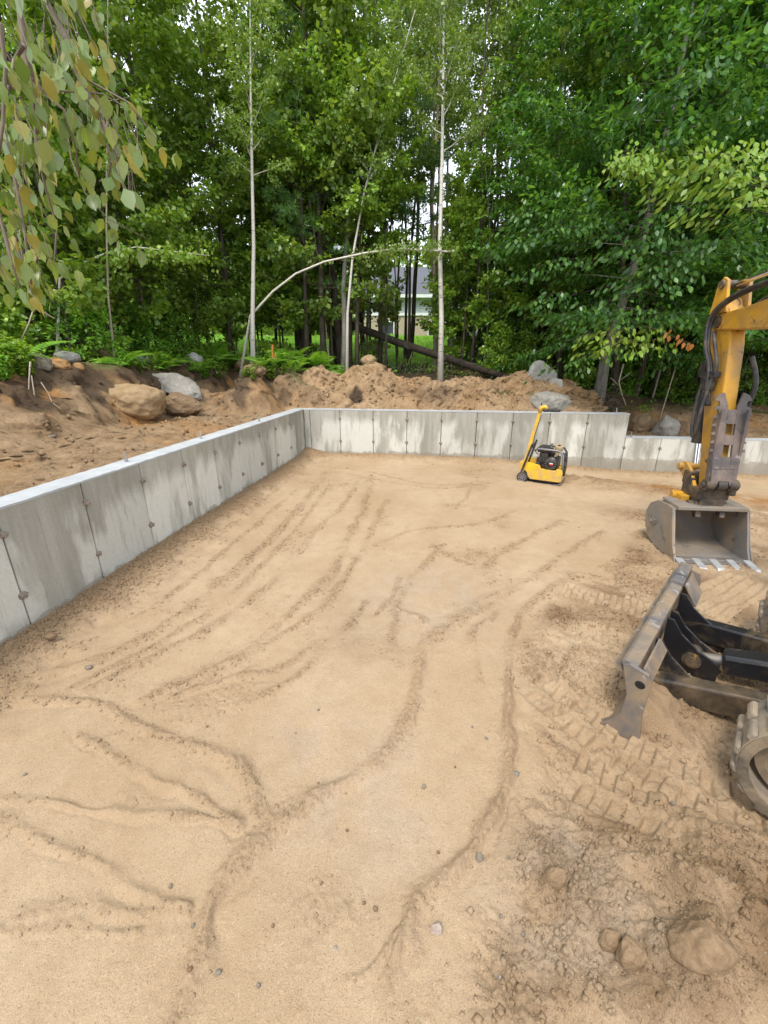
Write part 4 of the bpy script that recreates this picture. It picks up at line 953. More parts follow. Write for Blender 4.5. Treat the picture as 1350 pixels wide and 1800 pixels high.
for i in range(120):
    u = r.choice([r.uniform(-10, 50), r.uniform(200, 330), r.uniform(330, 520), r.uniform(0, 90)]); v = r.uniform(618, 668) if u < 130 else r.uniform(622, 660)
    if 50 < u < 212 and v > 612: continue
    p = onout(u, v, 5.0, 11.0); herb((p.x, p.y, gout(p.x, p.y) - .02), r.uniform(.55, 1.1), r.choice((0, 1, 1, 2)))
for i in range(60):
    u = r.choice([r.uniform(-10, 58), r.uniform(330, 530), r.uniform(335, 500)]); p = onout(u, r.uniform(640, 672), 5.0, 11.0); herb((p.x, p.y, gout(p.x, p.y) - .02), r.uniform(.5, .95), r.choice((0, 1, 1, 2)))
o = link('sapling', HB[1], None, onout(1128, 752, 7.4, 10), (0, 0, 1), 1.3); tag(o, 'small yellow green sapling growing between the boulders behind the low wall', 'plant')

# ------------------------------------------------------------------ small things on the bank
def stick(name, label, pts, r0, mat, cat='stick', parts=()):
    W3 = [aty(*p) for p in pts]; b = W3[-1]; m = MB(); m.tube([p - b for p in W3], [r0 * (1 - .5 * i / len(W3)) for i in range(len(W3))], 6)
    for pp in parts:
        Q = [aty(*p) - b for p in pp]; m.tube(Q, [r0 * .6 * (1 - .6 * i / len(Q)) for i in range(len(Q))], 5)
    return tag(m.build(name, M[mat], None, True, loc=b), label, cat)
stick('bare_stick', 'pale bare stick standing against the dark bank at the left', [(53,636,5.6),(51,670,5.5),(50,700,5.45),(48,732,5.4)], .009, 'birch_tan')
stick('dead_root', 'thin brown root hanging beside the pale stick', [(55,660,5.55),(60,690,5.5),(64,712,5.5),(72,735,5.4)], .008, 'birch_tan', 'root', [[(64,712,5.5),(58,728,5.45)], [(60,690,5.5),(52,700,5.45)]])
stick('dead_root', 'curved pale root hanging out of the bank below the grey rocks', [(72,672,5.7),(84,690,5.7),(92,708,5.6),(106,718,5.5)], .006, 'birch_tan', 'root')
stick('dead_branch', 'pale dead branch leaning over the ferns at the far left', [(96,560,6.4),(60,540,6.3),(50,570,6.2),(36,600,6.2)], .012, 'birch_tan', 'branch')
stick('dead_branch', 'grey forked dead branch at the right end of the mound', [(1096,640,8.6),(1088,670,8.6),(1092,690,8.55),(1100,712,8.5)], .014, 'birch_tan', 'branch', [[(1088,670,8.6),(1108,655,8.6)], [(1090,680,8.6),(1074,664,8.6)]])
stick('dead_branch', 'pale leaning dead stem behind the low wall boulders', [(1196,620,9.5),(1180,670,9.3),(1165,720,9.0),(1158,745,8.9)], .012, 'birch_tan', 'branch')
M['stake'] = mat_plain('stake_wood', (.46, .30, .16), .8); M['orange'] = mat_plain('orange_paint', (.75, .22, .06), .6)
for (lb, u, v0, v1, y) in (('taller orange topped survey stake by the white birch', 480, 606, 646, 9.6), ('shorter wooden survey stake leaning beside the taller one', 485, 622, 650, 9.5)):
    p = aty(u, v1, y); q = aty(u - 1, v0, y); t = thing('survey_stake', lb, 'stake', p); d = q - p
    m = MB(); m.tube([-d * .3, d * .45], .017, 4); m.build('shaft', M['stake'], t)
    m = MB(); m.tube([d * .452, d], .0175, 4); m.build('painted_top', M['orange'], t)
# torn roots at the right end of the mound
rt = thing('root_tangle', 'tangle of torn dark roots at the right end of the soil mound', 'roots', aty(1062, 712, 8.3)); m = MB(); r = random.Random(4)
for i in range(46):
    a = Vector((r.gauss(0, .14), r.gauss(0, .12), r.uniform(-.1, .12))); d = Vector((r.uniform(-1, 1), r.uniform(-1, .3), r.uniform(-.6, .9))).normalized() * r.uniform(.12, .34)
    m.tube([a, a + d * .5 + Vector((r.gauss(0, .03), 0, r.gauss(0, .03))), a + d + Vector((r.gauss(0, .05), 0, -.05))], [.011, .007, .003], 4)
struct(m.build('root', M['bark'], rt, True), 'stuff')
# house up the slope
t = thing('house', 'grey roofed house with white fascia seen through the trees', 'house', (-1.4, 29, 2.6))
M['sid'] = mat_plain('grey_siding', (.42, .44, .48), .7); M['white'] = mat_plain('white_trim', (.75, .76, .78), .5); M['roofm'] = mat_plain('roof_shingle', (.10, .105, .12), .9, 0, None, .5, 3)
M['beige'] = mat_plain('beige_wall', (.42, .34, .25), .85); M['glass'] = mat_plain('window_glass', (.04, .05, .06), .1)
m = MB(); m.box((3.3, 2.5, .9), (6.3, 5, 1.95)); m.build('lower_wall', M['beige'], t)
m = MB(); m.box((3.3, 2.5, 2.35), (6.34, 5.04, .9)); m.build('upper_wall', M['sid'], t)
m = MB(); m.box((3.3, -.03, 1.93), (6.5, .08, .16)); m.build('trim_board', M['white'], t)
m = MB(); m.box((3.3, -.35, 2.95), (7.3, .05, .24)); m.box((3.3, -.18, 2.85), (7.2, .3, .03)); m.build('fascia', M['white'], t)
m = MB(); m.add([(-.4, -.4, 3.05), (7.0, -.4, 3.05), (7.0, 5.4, 3.05), (-.4, 5.4, 3.05), (1.2, 2.5, 5.0), (5.6, 2.5, 5.0)], [(0, 1, 5, 4), (1, 2, 5), (2, 3, 4, 5), (3, 0, 4), (3, 2, 1, 0)]); m.build('roof', M['roofm'], t)
b0 = None
for k in range(7):
    if b0 is None:
        m = MB(); m.box((3.3, -.035, 0), (6.3, .02, .10), (.12, 0, 0)); b0 = m.build('siding_board', M['sid'], t); o = b0
    else: o = link('siding_board', b0.data, t)
    o.location = (0, 0, 2.08 + k * .115)
for x in (1.6, 4.6):
    m = MB(); m.box((x, -.045, 1.1), (.9, .05, .9)); w = m.build('window', M['white'], t); m = MB(); m.box((x, -.075, 1.1), (.76, .02, .76)); m.build('pane', M['glass'], w)
r = random.Random(17)
pm = []
for i in range(3): me = rock_mesh(90 + i, (.42, .36, .28), .7, 3); me.materials.append(RK['grey']); pm.append(me)
for i in range(26):
    u = r.uniform(785, 890); v = 640 - abs(r.gauss(0, 1)) * 9 - (10 if u < 850 else 0); p = onout(u, min(v, 632), 14, 22)
    tag(link('stone', pm[i % 3], None, (p.x, p.y, p.z + .1 + r.uniform(0, .4)), (r.uniform(0, 3), r.uniform(0, 3), 0), r.uniform(.5, 1.1)), 'pale stone in the heap on the lawn behind the trees', 'rock', 'pale stones heaped on the lawn')

# ------------------------------------------------------------------ near leaves: beech sprays and the drooping birch
def near_leaf(name, mat, L, W, serr=0, tip=1.0, curl=.12):
    n = 7; vs = [(0, 0, 0)]; R_ = []; Lf = []; C = []
    for i in range(1, n):
        t = i / n; w = W / 2 * (math.sin(math.pi * t ** .72) ** .85) * (1 if t < .6 else (1 - (t - .6) * .35 * tip)); w *= 1 + (serr if i % 2 else -serr)
        z = -curl * L * t * t; C.append((L * t, 0, z)); R_.append((L * t, w, z + .18 * w)); Lf.append((L * t, -w, z + .18 * w))
    vs += C + R_ + Lf + [(L * 1.02, 0, -curl * L)]
    k = n - 1; c = lambda i: 1 + i; rr_ = lambda i: 1 + k + i; l = lambda i: 1 + 2 * k + i; T_ = 1 + 3 * k; fs = [(0, rr_(0), c(0)), (0, c(0), l(0))]
    for i in range(k - 1): fs += [(c(i), rr_(i), rr_(i + 1), c(i + 1)), (c(i), c(i + 1), l(i + 1), l(i))]
    fs += [(c(k - 1), rr_(k - 1), T_), (c(k - 1), T_, l(k - 1))]
    vs += [(-L * .22, 0, .01 * L), (-L * .22, .004 * L, .0)]; fs.append((0, len(vs) - 2, len(vs) - 1))
    me = bpy.data.meshes.new(name); me.from_pydata(vs, [], fs); me.materials.append(mat); me.shade_smooth(); return me
def place_leaf(me, parent, p, axis, up, s):
    a = Vector(axis).normalized(); b = Vector(up).cross(a)
    b = b.normalized() if b.length > 1e-5 else a.orthogonal().normalized(); n = a.cross(b)
    o = bpy.data.objects.new('leaf', me); COL.objects.link(o); o.parent = parent
    Mx = Matrix((a, b, n)).transposed().to_4x4(); o.rotation_euler = Mx.to_euler(); o.location = p; o.scale = (s,) * 3; return o
r = random.Random(61)
bl = near_leaf('leaf', M['l_bee'], .115, .056); bl2 = near_leaf('leaf', M['l_lime'], .115, .056); dl = near_leaf('leaf', M['l_dead'], .10, .055, 0, 1, .3)
SPR = [(1066,300,1165,300,6.6,1),(1075,290,1140,275,6.6,1),(1110,300,1170,270,6.7,1),(1190,265,1160,262,6.8,1),(1330,300,1210,265,6.2,1),(1350,330,1270,310,5.9,1),(1345,280,1250,275,6.1,1),(1350,375,1290,345,5.9,1),(1300,300,1230,300,6.2,1),
       (1230,370,1120,385,6.8,0),(1300,400,1190,350,6.6,0),(1200,430,1110,420,6.8,0),(1170,420,1080,440,6.9,0),(1210,445,1130,470,6.7,0),(1200,480,1130,500,6.7,0),(1060,420,960,400,7.6,0),(1010,400,900,420,7.8,0),(990,390,890,375,7.8,0),(1040,460,930,470,7.6,0),(1000,520,930,530,7.8,0),
       (1170,560,1070,560,6.9,0),(1160,580,1040,590,6.9,1),(1190,570,1080,540,6.9,0),(1110,610,1000,635,7.4,0),(1060,550,1010,540,7.4,0),(1165,600,1060,610,6.9,1),(1250,440,1290,420,6.4,0),(1280,160,1200,130,6.6,0),(1240,130,1170,150,6.8,0)]
inv = btree.matrix_world.inverted() if False else Matrix.Translation(-btree.location)
nleaf_ = 0; tw = MB(); SPP = []
for (u0, v0, u1, v1, y, lime) in SPR:
    a = aty(u0, v0, y + .35); b = aty(u1, v1, y - .1); d = (b - a); pts = [a + d * t + Vector((0, 0, .10 * math.sin(math.pi * t) - .05 * t)) for t in (0, .25, .5, .75, 1)]
    tr = aty(1105 + (v0 < 350) * 45, 480 - (500 - v0) * .6 if v0 < 500 else 520, 8.9); md = tr.lerp(pts[0], .55) + Vector((r.uniform(-.2, .2), 0, r.uniform(.1, .3))); tw.tube([inv @ tr, inv @ tr.lerp(md, .5) + Vector((0, 0, .08)), inv @ md] + [inv @ p for p in pts], [.012, .009, .007, .006, .005, .004, .003, .002], 4, False); SPP.append((pts, lime))
    n = 10
    for i in range(n):
        t = .1 + .9 * i / (n - 1); x = t * 3.999; p = pts[int(x)].lerp(pts[min(4, int(x) + 1)], x % 1); dn = d.normalized(); sd = dn.cross(Vector((0, 0, 1))).normalized() * (1 if i % 2 else -1)
        ax = dn * r.uniform(.3, .7) + sd * r.uniform(.5, 1) + Vector((0, 0, r.uniform(-.75, -.1)))
        if i == n - 1: ax = dn + Vector((0, 0, -.4))
        place_leaf(bl2 if (lime and r.random() < .8) else bl, btree, inv @ (p + Vector((r.gauss(0, .02), r.gauss(0, .02), r.gauss(0, .02)))), ax, (r.gauss(0, .25), r.gauss(0, .25), 1), r.uniform(.75, 1.2)); nleaf_ += 1
tw.build('twigs', M['bark'], btree, True)
for lime in (0, 1):
    P_, A_ = [], []
    for pts, lm in SPP:
        if lm != lime: continue
        dn = (pts[-1] - pts[0]).normalized(); sd = dn.cross(Vector((0, 0, 1))).normalized()
        for i in range(110):
            x = r.uniform(0, 3.99); sg = r.choice((-1, 1)); q = r.uniform(0, .6); p = pts[int(x)].lerp(pts[int(x) + 1], x % 1) + sd * sg * q + dn * q * .5 + Vector((r.gauss(0, .03), r.gauss(0, .03), r.gauss(-.03, .05) - q * .15))
            P_.append(tuple(inv @ p)); A_.append(tuple(dn * r.uniform(.2, .7) + sd * sg * r.uniform(.3, 1) + Vector((0, 0, r.uniform(-1.1, -.2)))))
    k = len(P_); o = link('foliage', leaf_mesh('foliage', np.array(P_), np.array(A_), np.array([0, 0, 1.]) + rand_dirs(rng, k) * 1.1, .10 * rng.uniform(.7, 1.15, k), .5, M['l_lime' if lime else 'l_bee'], True), btree); struct(o, 'stuff')
sp = thing('dead_leaf_spray', 'spray of orange brown dead leaves hanging beside the excavator arm', 'leaves', aty(1160, 580, 7.0))
m = MB(); iv = Matrix.Translation(-sp.location); Q = [aty(1130,572,7.3), aty(1160,580,7.0), aty(1185,592,6.9), aty(1215,605,6.8)]; m.tube([iv @ q for q in Q], [.006, .005, .004, .002], 4); m.build('twig', M['twig'], sp)
for (u, v) in ((1172,588),(1180,582),(1176,594),(1193,592),(1196,600),(1203,606),(1200,598),(1210,606),(1218,608),(1208,612),(1192,606)):
    place_leaf(dl, sp, iv @ aty(u, v - 4, 6.9 + r.uniform(-.08, .08)), (r.uniform(-.4, .4), r.uniform(-.4, .2), -1), (r.uniform(-1, 1), -1, .2), r.uniform(.8, 1.1))

# drooping birch over the left corner, rooted on the bank beyond the frame
db = thing('drooping_birch', 'birch with large yellow green leaves drooping into the top left corner', 'tree', (-4.9, .3, .75))
iv = Matrix.Translation(-db.location)
TR = [Vector((-4.9, .3, .6)), Vector((-4.7, .45, 2.0)), Vector((-4.1, .75, 3.2)), Vector((-3.1, 1.0, 3.9)), Vector((-2.0, 1.15, 4.0)), Vector((-1.35, 1.25, 3.6))]
m = MB(); TS = [Vector((*p[:2], 0)) for p in []]
m.tube([iv @ p for p in TR], [.07, .06, .05, .038, .025, .014], 8); m.build('trunk', M['birch_tan'], db, True)
BR = [([(77,-40),(80,0),(117,67),(133,127),(170,190),(187,227),(207,283),(217,333)], 1.12, .0075), ([(30,-60),(33,0),(42,75),(57,135),(65,235)], 1.05, .0085), ([(118,-50),(127,0),(160,70),(177,100),(192,140)], 1.3, .003),
      ([(35,40),(60,105),(120,143),(167,193)], 1.1, .003), ([(40,95),(73,160),(113,193),(133,260),(140,313)], 1.1, .004), ([(42,80),(25,105),(18,150),(0,200)], 1.0, .004), ([(57,135),(62,200),(64,260),(80,330),(100,400),(95,460)], 1.05, .004), ([(150,-40),(170,30),(187,60),(190,95)], 1.35, .0025),
      ([(-20,150),(60,155),(110,160),(180,165),(240,200),(275,245)], 1.15, .0025), ([(133,127),(170,150),(225,180),(262,225)], 1.15, .003), ([(113,195),(125,280),(150,340),(190,385),(260,420)], 1.3, .002), ([(10,250),(30,330),(45,420),(55,500)], .98, .0035), ([(-30,300),(0,380),(20,460),(40,520)], .95, .0035), ([(170,190),(195,280),(190,315),(175,318)], 1.12, .003), ([(0,40),(10,120),(5,220),(-5,300)], .95, .004)]
tw = MB(); NL = [near_leaf('leaf', M['l_near'], .034, .024, .12, 2.4, .10), near_leaf('leaf', M['l_near'], .037, .025, .10, 2.2, .3), near_leaf('leaf', M['l_near'], .04, .025, .12, 2.4, -.14), near_leaf('leaf', M['l_near'], .037, .018, .1, 2.2, .4)]
cnt = 0; FP, FA = [], []
def nleaf(p, ax, up, s):
    global cnt
    cnt += 1
    if cnt % 2 and cnt < 560: place_leaf(r.choice(NL), db, p, ax, up, s)
    else: FP.append(tuple(p)); FA.append(tuple(ax))
for pts, y, rad_ in BR:
    ww = [aty(u, v, y + .03 * math.sin(i * 2.1)) for i, (u, v) in enumerate(pts)]
    if pts[0][1] < 0: ww = [Vector((-1.5 + pts[0][0] * .001, 1.22, 3.72)), ww[0] + Vector((-.03, 0, .25))] + ww
    tw.tube([iv @ p for p in ww], [rad_ * (1 - .75 * i / len(ww)) for i in range(len(ww))], 6)
    n = int(len(pts) * 2.6)
    for i in range(n):
        x = r.uniform(.25, 1) * (len(ww) - 1.001); p = ww[int(x)].lerp(ww[int(x) + 1], x % 1)
        p = p + Vector((r.gauss(0, .02), r.gauss(0, .03), r.gauss(-.01, .015)))
        nleaf(iv @ p, (r.uniform(-.45, .55), r.uniform(-.6, .6), -1), (r.uniform(-1, 1), r.uniform(-1.2, .5), .3), r.uniform(.65, 1.15))
for (u, v, su, sv, n) in ((40,230,48,65,36),(35,330,38,55,26),(40,450,40,48,34),(65,500,34,26,16),(110,110,35,35,14),(170,215,28,25,12),(240,265,28,22,9),(60,90,45,40,14),(225,345,22,18,6),(150,70,30,20,5)):
    for i in range(n):
        p = aty(r.gauss(u, su * .6), r.gauss(v, sv * .6), 1.05 + r.uniform(-.12, .2))
        q = p + Vector((r.uniform(-.02, .01), r.uniform(-.02, .02), r.uniform(.03, .06))); tw.tube([iv @ q, iv @ p], .0009, 3, False)
        nleaf(iv @ p, (r.uniform(-.4, .5), r.uniform(-.5, .5), -1), (r.uniform(-1, 1), r.uniform(-1.2, .5), .3), r.uniform(.65, 1.15))
tw.build('twigs', M['twig'], db, True)
k = len(FP); struct(link('foliage', leaf_mesh('foliage', np.array(FP), np.array(FA), np.array([0, -1., .2]) + rand_dirs(rng, k) * .9, .042 * rng.uniform(.6, 1.1, k), .66, M['l_near'], True), db), 'stuff')

WP = -.60
# ------------------------------------------------------------------ plate compactor
M['yel'] = mat_plain('machine_yellow', (.74, .45, .014), .5, 0, (.40, .28, .14), .42, 9)
M['yel_arm'] = mat_plain('arm_yellow', (.54, .275, .02), .5, 0, (.27, .17, .08), .40, 7, .1, (.06, .045, .035))
M['blk'] = mat_plain('black_paint', (.018, .018, .02), .45, 0, (.10, .08, .055), .22, 16)
M['rub'] = mat_plain('black_rubber', (.025, .025, .027), .6, 0, (.11, .09, .065), .3, 22)
M['eng'] = mat_plain('engine_black', (.02, .02, .022), .4, .2, (.10, .08, .06), .25, 25)
M['steel'] = mat_plain('worn_steel', (.26, .25, .24), .5, .6, (.20, .15, .10), .4, 9, .15)
M['chrome'] = mat_plain('chrome_rod', (.75, .76, .78), .15, 1)
M['tooth'] = mat_plain('tooth_steel', (.48, .47, .45), .4, .5)
M['thumb'] = mat_plain('thumb_steel', (.105, .09, .087), .55, .25, (.24, .175, .135), .35, 8, .15, (.32, .27, .25))
M['blade'] = mat_plain('blade_paint', (.135, .13, .13), .5, .2, (.33, .235, .14), .55, 6, .15, (.35, .33, .31))
M['blade_in'] = mat_plain('blade_black', (.012, .012, .014), .35, 0, (.16, .11, .06), .18, 7)
M['bucket'] = mat_plain('bucket_steel', (.23, .215, .195), .6, .25, (.33, .25, .17), .5, 6, .2, (.12, .10, .085))
M['grease'] = mat_plain('greasy_iron', (.05, .042, .036), .5, .2, (.20, .14, .08), .35, 12, .2, (.35, .2, .05))
M['tyre'] = mat_plain('dusty_tyre', (.085, .08, .074), .8, 0, (.34, .265, .18), .75, 7, .2)
M['filter'] = mat_plain('dusty_tan_filter', (.36, .26, .15), .8)
M['red'] = mat_plain('red_label', (.55, .02, .02), .4)
M['whitep'] = mat_plain('white_print', (.75, .75, .75), .4)
M['tank'] = mat_plain('grey_tank', (.20, .20, .21), .4, .3, (.25, .2, .15), .3, 20)
pc0 = atz(945, 852, -.10); PC = thing('plate_compactor', 'yellow plate compactor with black engine and upright handle on the sand by the back wall', 'plate compactor', (pc0.x + .03, pc0.y + .0, gz(pc0.x, pc0.y) - .012), R(-31))
PC.scale = (.95,) * 3
def pl(p, q, h): return (p, h, q)          # outline in x (forward), z; extruded along y
m = MB(); m.ribbon([(-.24, .055), (-.20, .015), (-.10, 0), (.22, 0), (.30, .012), (.345, .055)], pl, -.20, .20, .016); m.build('base_plate', M['steel'], PC, 'auto', .003)
m = MB(); m.box((.03, 0, .05), (.46, .30, .04)); m.build('exciter_housing', M['blk'], PC, False, .01)
shroud = [(-.30, .20), (-.30, .32), (-.27, .335), (-.14, .325), (.0, .30), (.03, .245), (.24, .235), (.255, .27), (.33, .255), (.345, .21), (.335, .08), (.31, .065), (-.12, .065), (-.155, .10), (-.175, .16), (-.21, .195)]
m = MB(); m.prism(shroud, pl, -.205, -.185); m.build('side_shroud', M['yel'], PC, False, .006)
m = MB(); m.prism(shroud, pl, .185, .205); m.build('side_shroud', M['yel'], PC, False, .006)
m = MB(); m.box((.325, 0, .165), (.022, .368, .19)); m.build('front_shroud', M['yel'], PC, False, .006)
m = MB(); m.box((-.285, 0, .265), (.022, .368, .12)); m.build('rear_shroud', M['yel'], PC, False, .006)
m = MB(); m.box((.02, 0, .225), (.58, .366, .02)); m.build('engine_deck', M['yel'], PC)
for y in (-.225, .225):
    m = MB(); m.lathe([(0, -.022), (.055, -.022), (.078, -.022), (.085, -.012), (.085, .012), (.078, .022), (.058, .022)], (-.235, y, .085), (0, 1, 0), 28); w = m.build('wheel', M['rub'], PC, 'auto')
    m = MB(); sg = -1 if y < 0 else 1
    m.lathe([(.016, .024), (.022, .028), (0, .03)], (-.235, y, .085), (0, sg, 0), 16); m.lathe([(.050, .022), (.058, .026), (.061, .022)], (-.235, y, .085), (0, sg, 0), 24)
    for k in range(6):
        a = k * math.pi / 3; m.box((-.235 + .034 * math.cos(a), y + sg * .024, .085 + .034 * math.sin(a)), (.036, .006, .017), Matrix.Rotation(-a, 3, 'Y'))
    m.build('rim', M['tank'], w)
# engine
m = MB(); m.box((.12, .0, .33), (.26, .24, .17)); m.box((.03, -.05, .40), (.13, .18, .16)); m.build('crankcase', M['eng'], PC, False, .015)
m = MB()
for k in range(7): m.box((.10 + .012, .02, .41 + k * .011), (.20, .20, .005))
m.build('cooling_fins', M['eng'], PC)
m = MB(); m.lathe([(0, .07), (.06, .068), (.085, .06), (.10, .045), (.105, 0)], (.155, -.13, .335), (0, -1, 0), 32); rc = m.build('recoil_cover', M['eng'], PC, 'auto')
m = MB()
for k in range(16):
    a = k * math.pi / 8; m.box((.155 + .076 * math.cos(a), -.196, .335 + .076 * math.sin(a)), (.022, .006, .006), Matrix.Rotation(-a, 3, 'Y'))
m.build('fin_ring', M['tank'], rc)
m = MB(); m.box((.165, -.2015, .327), (.05, .004, .018)); m.build('red_label', M['red'], rc)
m = MB(); m.box((.165, -.2015, .343), (.05, .004, .012)); m.build('white_label', M['whitep'], rc)
m = MB(); m.box((.03, -.03, .515), (.20, .22, .055)); m.box((.03, -.03, .55), (.17, .19, .02)); m.build('fuel_tank', M['eng'], PC, False, .018)
m = MB(); m.lathe([(.0, 0), (.055, 0), (.06, .01), (.06, .07), (.05, .085), (.028, .088), (.026, .08)], (.215, -.02, .52), (.12, -.35, 1), 24); m.tube([(.215, -.02, .52), (.20, -.06, .45), (.17, -.05, .40)], .028, 10); m.build('air_filter', M['filter'], PC, 'auto')
m = MB(); m.lathe([(0, 0), (.016, 0), (.016, .05), (.024, .052), (.024, .07), (0, .072)], (.115, -.04, .55), (0, 0, 1), 12); m.build('fuel_cap', M['tank'], PC)
m = MB(); m.box((-.03, -.13, .36), (.07, .06, .10)); m.lathe([(0, 0), (.03, 0), (.03, .06), (0, .065)], (-.04, -.12, .30), (0, -1, .2), 14); m.build('carburettor', M['eng'], PC, False, .008)
for y in (-.17, .17):
    m = MB(); m.tube([(-.09, y, .52), (-.05, y, .545), (.20, y, .54), (.27, y, .53), (.315, y, .47), (.325, y, .38), (.33, y, .22)], .015, 8); m.build('guard_bar', M['blk'] if y > 0 else M['tank'], PC, True)
m = MB(); m.tube([(.315, -.17, .47), (.315, .17, .47)], .016, 8); m.tube([(-.09, -.17, .52), (-.09, .17, .52)], .014, 8); m.build('cross_bar', M['blk'], PC, True)
m = MB(); m.tube([(.30, -.15, .50), (.345, -.10, .44), (.352, -.09, .30), (.345, -.09, .15)], .022, 10); m.build('hose', M['rub'], PC, True)
def bar(m, a, b, w, t):
    a, b = Vector(a), Vector(b); d = b - a; m.box((a + b) / 2, (w, t, d.length), d.to_track_quat('Z', 'Y').to_matrix())
m = MB(); bar(m, (-.245, -.20, .19), (-.085, -.20, 1.13), .022, .05); m.build('handle_pole', M['yel'], PC, False, .005)
m = MB(); bar(m, (-.262, -.226, .15), (-.135, -.226, .62), .018, .03); bar(m, (-.27, .19, .17), (-.16, .19, .62), .018, .03); m.tube([(-.135, -.23, .60), (-.16, .20, .60)], .012, 8); m.build('lower_link', M['blk'], PC, False, .003)
m = MB(); m.tube([(-.09, -.20, 1.10), (-.07, -.20, 1.165), (-.02, -.20, 1.175), (.01, -.20, 1.145)], [.030, .034, .030, .022], 10); m.build('handle_bracket', M['yel'], PC, True)
m = MB(); m.tube([(-.03, -.22, 1.12), (.01, -.16, 1.12), (.10, .06, 1.10), (.13, .14, 1.095)], [.02, .021, .021, .019], 10); m.tube([(-.03, -.22, 1.12), (-.09, -.12, 1.19), (-.11, -.08, 1.22)], [.014, .013, .006], 8); m.build('handle_grip', M['rub'], PC, True)
m = MB(); m.tube([(-.055, -.225, 1.06), (-.12, -.23, .75), (-.13, -.20, .55), (-.05, -.15, .45)], .006, 6); m.build('throttle_cable', M['rub'], PC, True)

# ------------------------------------------------------------------ excavator
XO = Vector((2.90, 3.62, 0)); FW = Vector((.0998, .995, 0)); SD = Vector((.995, -.0998, 0))
EX = thing('excavator', 'dusty yellow tracked mini excavator with bucket, steel thumb and dozer blade', 'excavator', (2.6, 1.1, -.05))
def ex(f, z, s=0): return XO + FW * f + SD * s + Vector((0, 0, z)) - Vector(EX.location)
exf = lambda p, q, h: ex(p, q, h)
def ebox(m, f, z, s, df, dz, ds, tilt=0):
    m.box(ex(f, z, s), (ds, df, dz), Matrix((SD, FW, Vector((0, 0, 1)))).transposed() @ Matrix.Rotation(tilt, 3, 'X'))
def slope(z): return .02 + (z - .62) * .225        # arm centre line leans away going up
# arm (stick)
arm = [(slope(.60) - .07, .60), (slope(.75) - .10, .76), (slope(1.35) - .14, 1.35), (slope(1.75) - .15, 1.78), (slope(1.95) - .13, 2.0), (slope(2.12) - .05, 2.16), (slope(2.16) + .05, 2.20), (slope(2.12) + .12, 2.10), (slope(1.8) + .13, 1.8), (slope(1.3) + .10, 1.3), (slope(.75) + .07, .74), (slope(.60) + .06, .60)]
m = MB(); m.prism(arm, exf, -.06, .06); ARM = m.build('arm', M['yel_arm'], EX, False, .012)
for s in (-.085, .085): m = MB(); m.prism([(slope(2.05) - .12, 2.05), (slope(2.1) - .06, 2.30), (slope(2.1) + .0, 2.33), (slope(2.1) + .06, 2.28), (slope(2.05) + .10, 2.05)], exf, s - .012, s + .012); m.build('cylinder_ear', M['yel_arm'], EX, False, .004)
m = MB(); m.cyl(ex(slope(2.1) - .01, 2.27, -.115), ex(slope(2.1) - .01, 2.27, .115), .034, 14); m.build('pivot_pin', M['grease'], EX, 'auto'); m = MB(); m.cyl(ex(slope(2.0) - .02, 1.98, -.11), ex(slope(2.0) - .02, 1.98, .11), .05, 16); m.build('pivot_pin', M['grease'], EX, 'auto')
m = MB(); m.prism([(slope(1.86) - .155, 1.80), (slope(1.98) - .14, 1.965), (slope(1.98) - .12, 1.965), (slope(1.86) - .13, 1.80)], exf, -.045, .045); m.build('grease_plate', M['grease'], EX, False, .004)
# boom
boom = [(slope(2.0) + .05, 1.92), (slope(2.0) + .06, 2.04), (.0, 2.07), (-.6, 2.15), (-1.1, 2.15), (-1.9, 1.55), (-2.45, .98), (-2.45, .78), (-2.25, .78), (-1.7, 1.22), (-1.05, 1.74), (-.6, 1.87), (-.0, 1.90)]
m = MB(); m.prism(boom, exf, -.085, .085); m.build('boom', M['yel_arm'], EX, False, .014)
m = MB(); m.cyl(ex(-.75, 2.36), ex(-1.6, 2.20), .055, 16); m.build('arm_cylinder', M['blk'], EX, 'auto')
m = MB(); m.cyl(ex(slope(2.1) - .01, 2.27), ex(-.75, 2.36), .024, 12); m.build('arm_cylinder_rod', M['chrome'], EX, 'auto')
def hose(pts, r_=.016, name='hose', mat='rub'):
    P = []
    Q = [ex(*p) for p in pts]
    for i in range(len(Q) - 1):
        p0, p1, p2, p3 = Q[max(i - 1, 0)], Q[i], Q[i + 1], Q[min(i + 2, len(Q) - 1)]
        for k in range(6):
            t = k / 6; P.append(.5 * ((2 * p1) + (-p0 + p2) * t + (2 * p0 - 5 * p1 + 4 * p2 - p3) * t * t + (-p0 + 3 * p1 - 3 * p2 + p3) * t ** 3))
    P.append(Q[-1]); m = MB(); m.tube(P, r_, 8); m.build(name, M[mat], EX, True)
for s, dz in ((-.105, 0), (-.125, .012), (.11, 0)):
    hose([(-1.0, 2.24 + dz, s), (-.3, 2.20 + dz, s), (.12, 2.14 + dz, s * 1.1), (.33, 2.02, s * 1.15), (.31, 1.80, s * 1.15), (.22, 1.62, s), (.19, 1.45, s * .95), (.16, 1.30, s * .8)], .015 if s < 0 else .012)
hose([(.31, 1.90, -.10), (.22, 1.80, -.12), (.16, 1.62, -.10), (.17, 1.42, -.12), (.16, 1.2, -.14), (.20, 1.02, -.12), (.26, 1.10, -.12), (.30, 1.32, -.11), (.28, 1.48, -.10), (.24, 1.40, -.10)], .016)
hose([(.1, 1.70, .12), (.02, 1.50, .15), (.03, 1.30, .14), (.06, 1.2, .10)], .018)
m = MB(); ebox(m, slope(1.55) + .0, 1.56, -.10, .22, .05, .05); ebox(m, slope(1.47), 1.47, -.10, .12, .09, .04); m.build('hose_clamp', M['blk'], EX, False, .006)
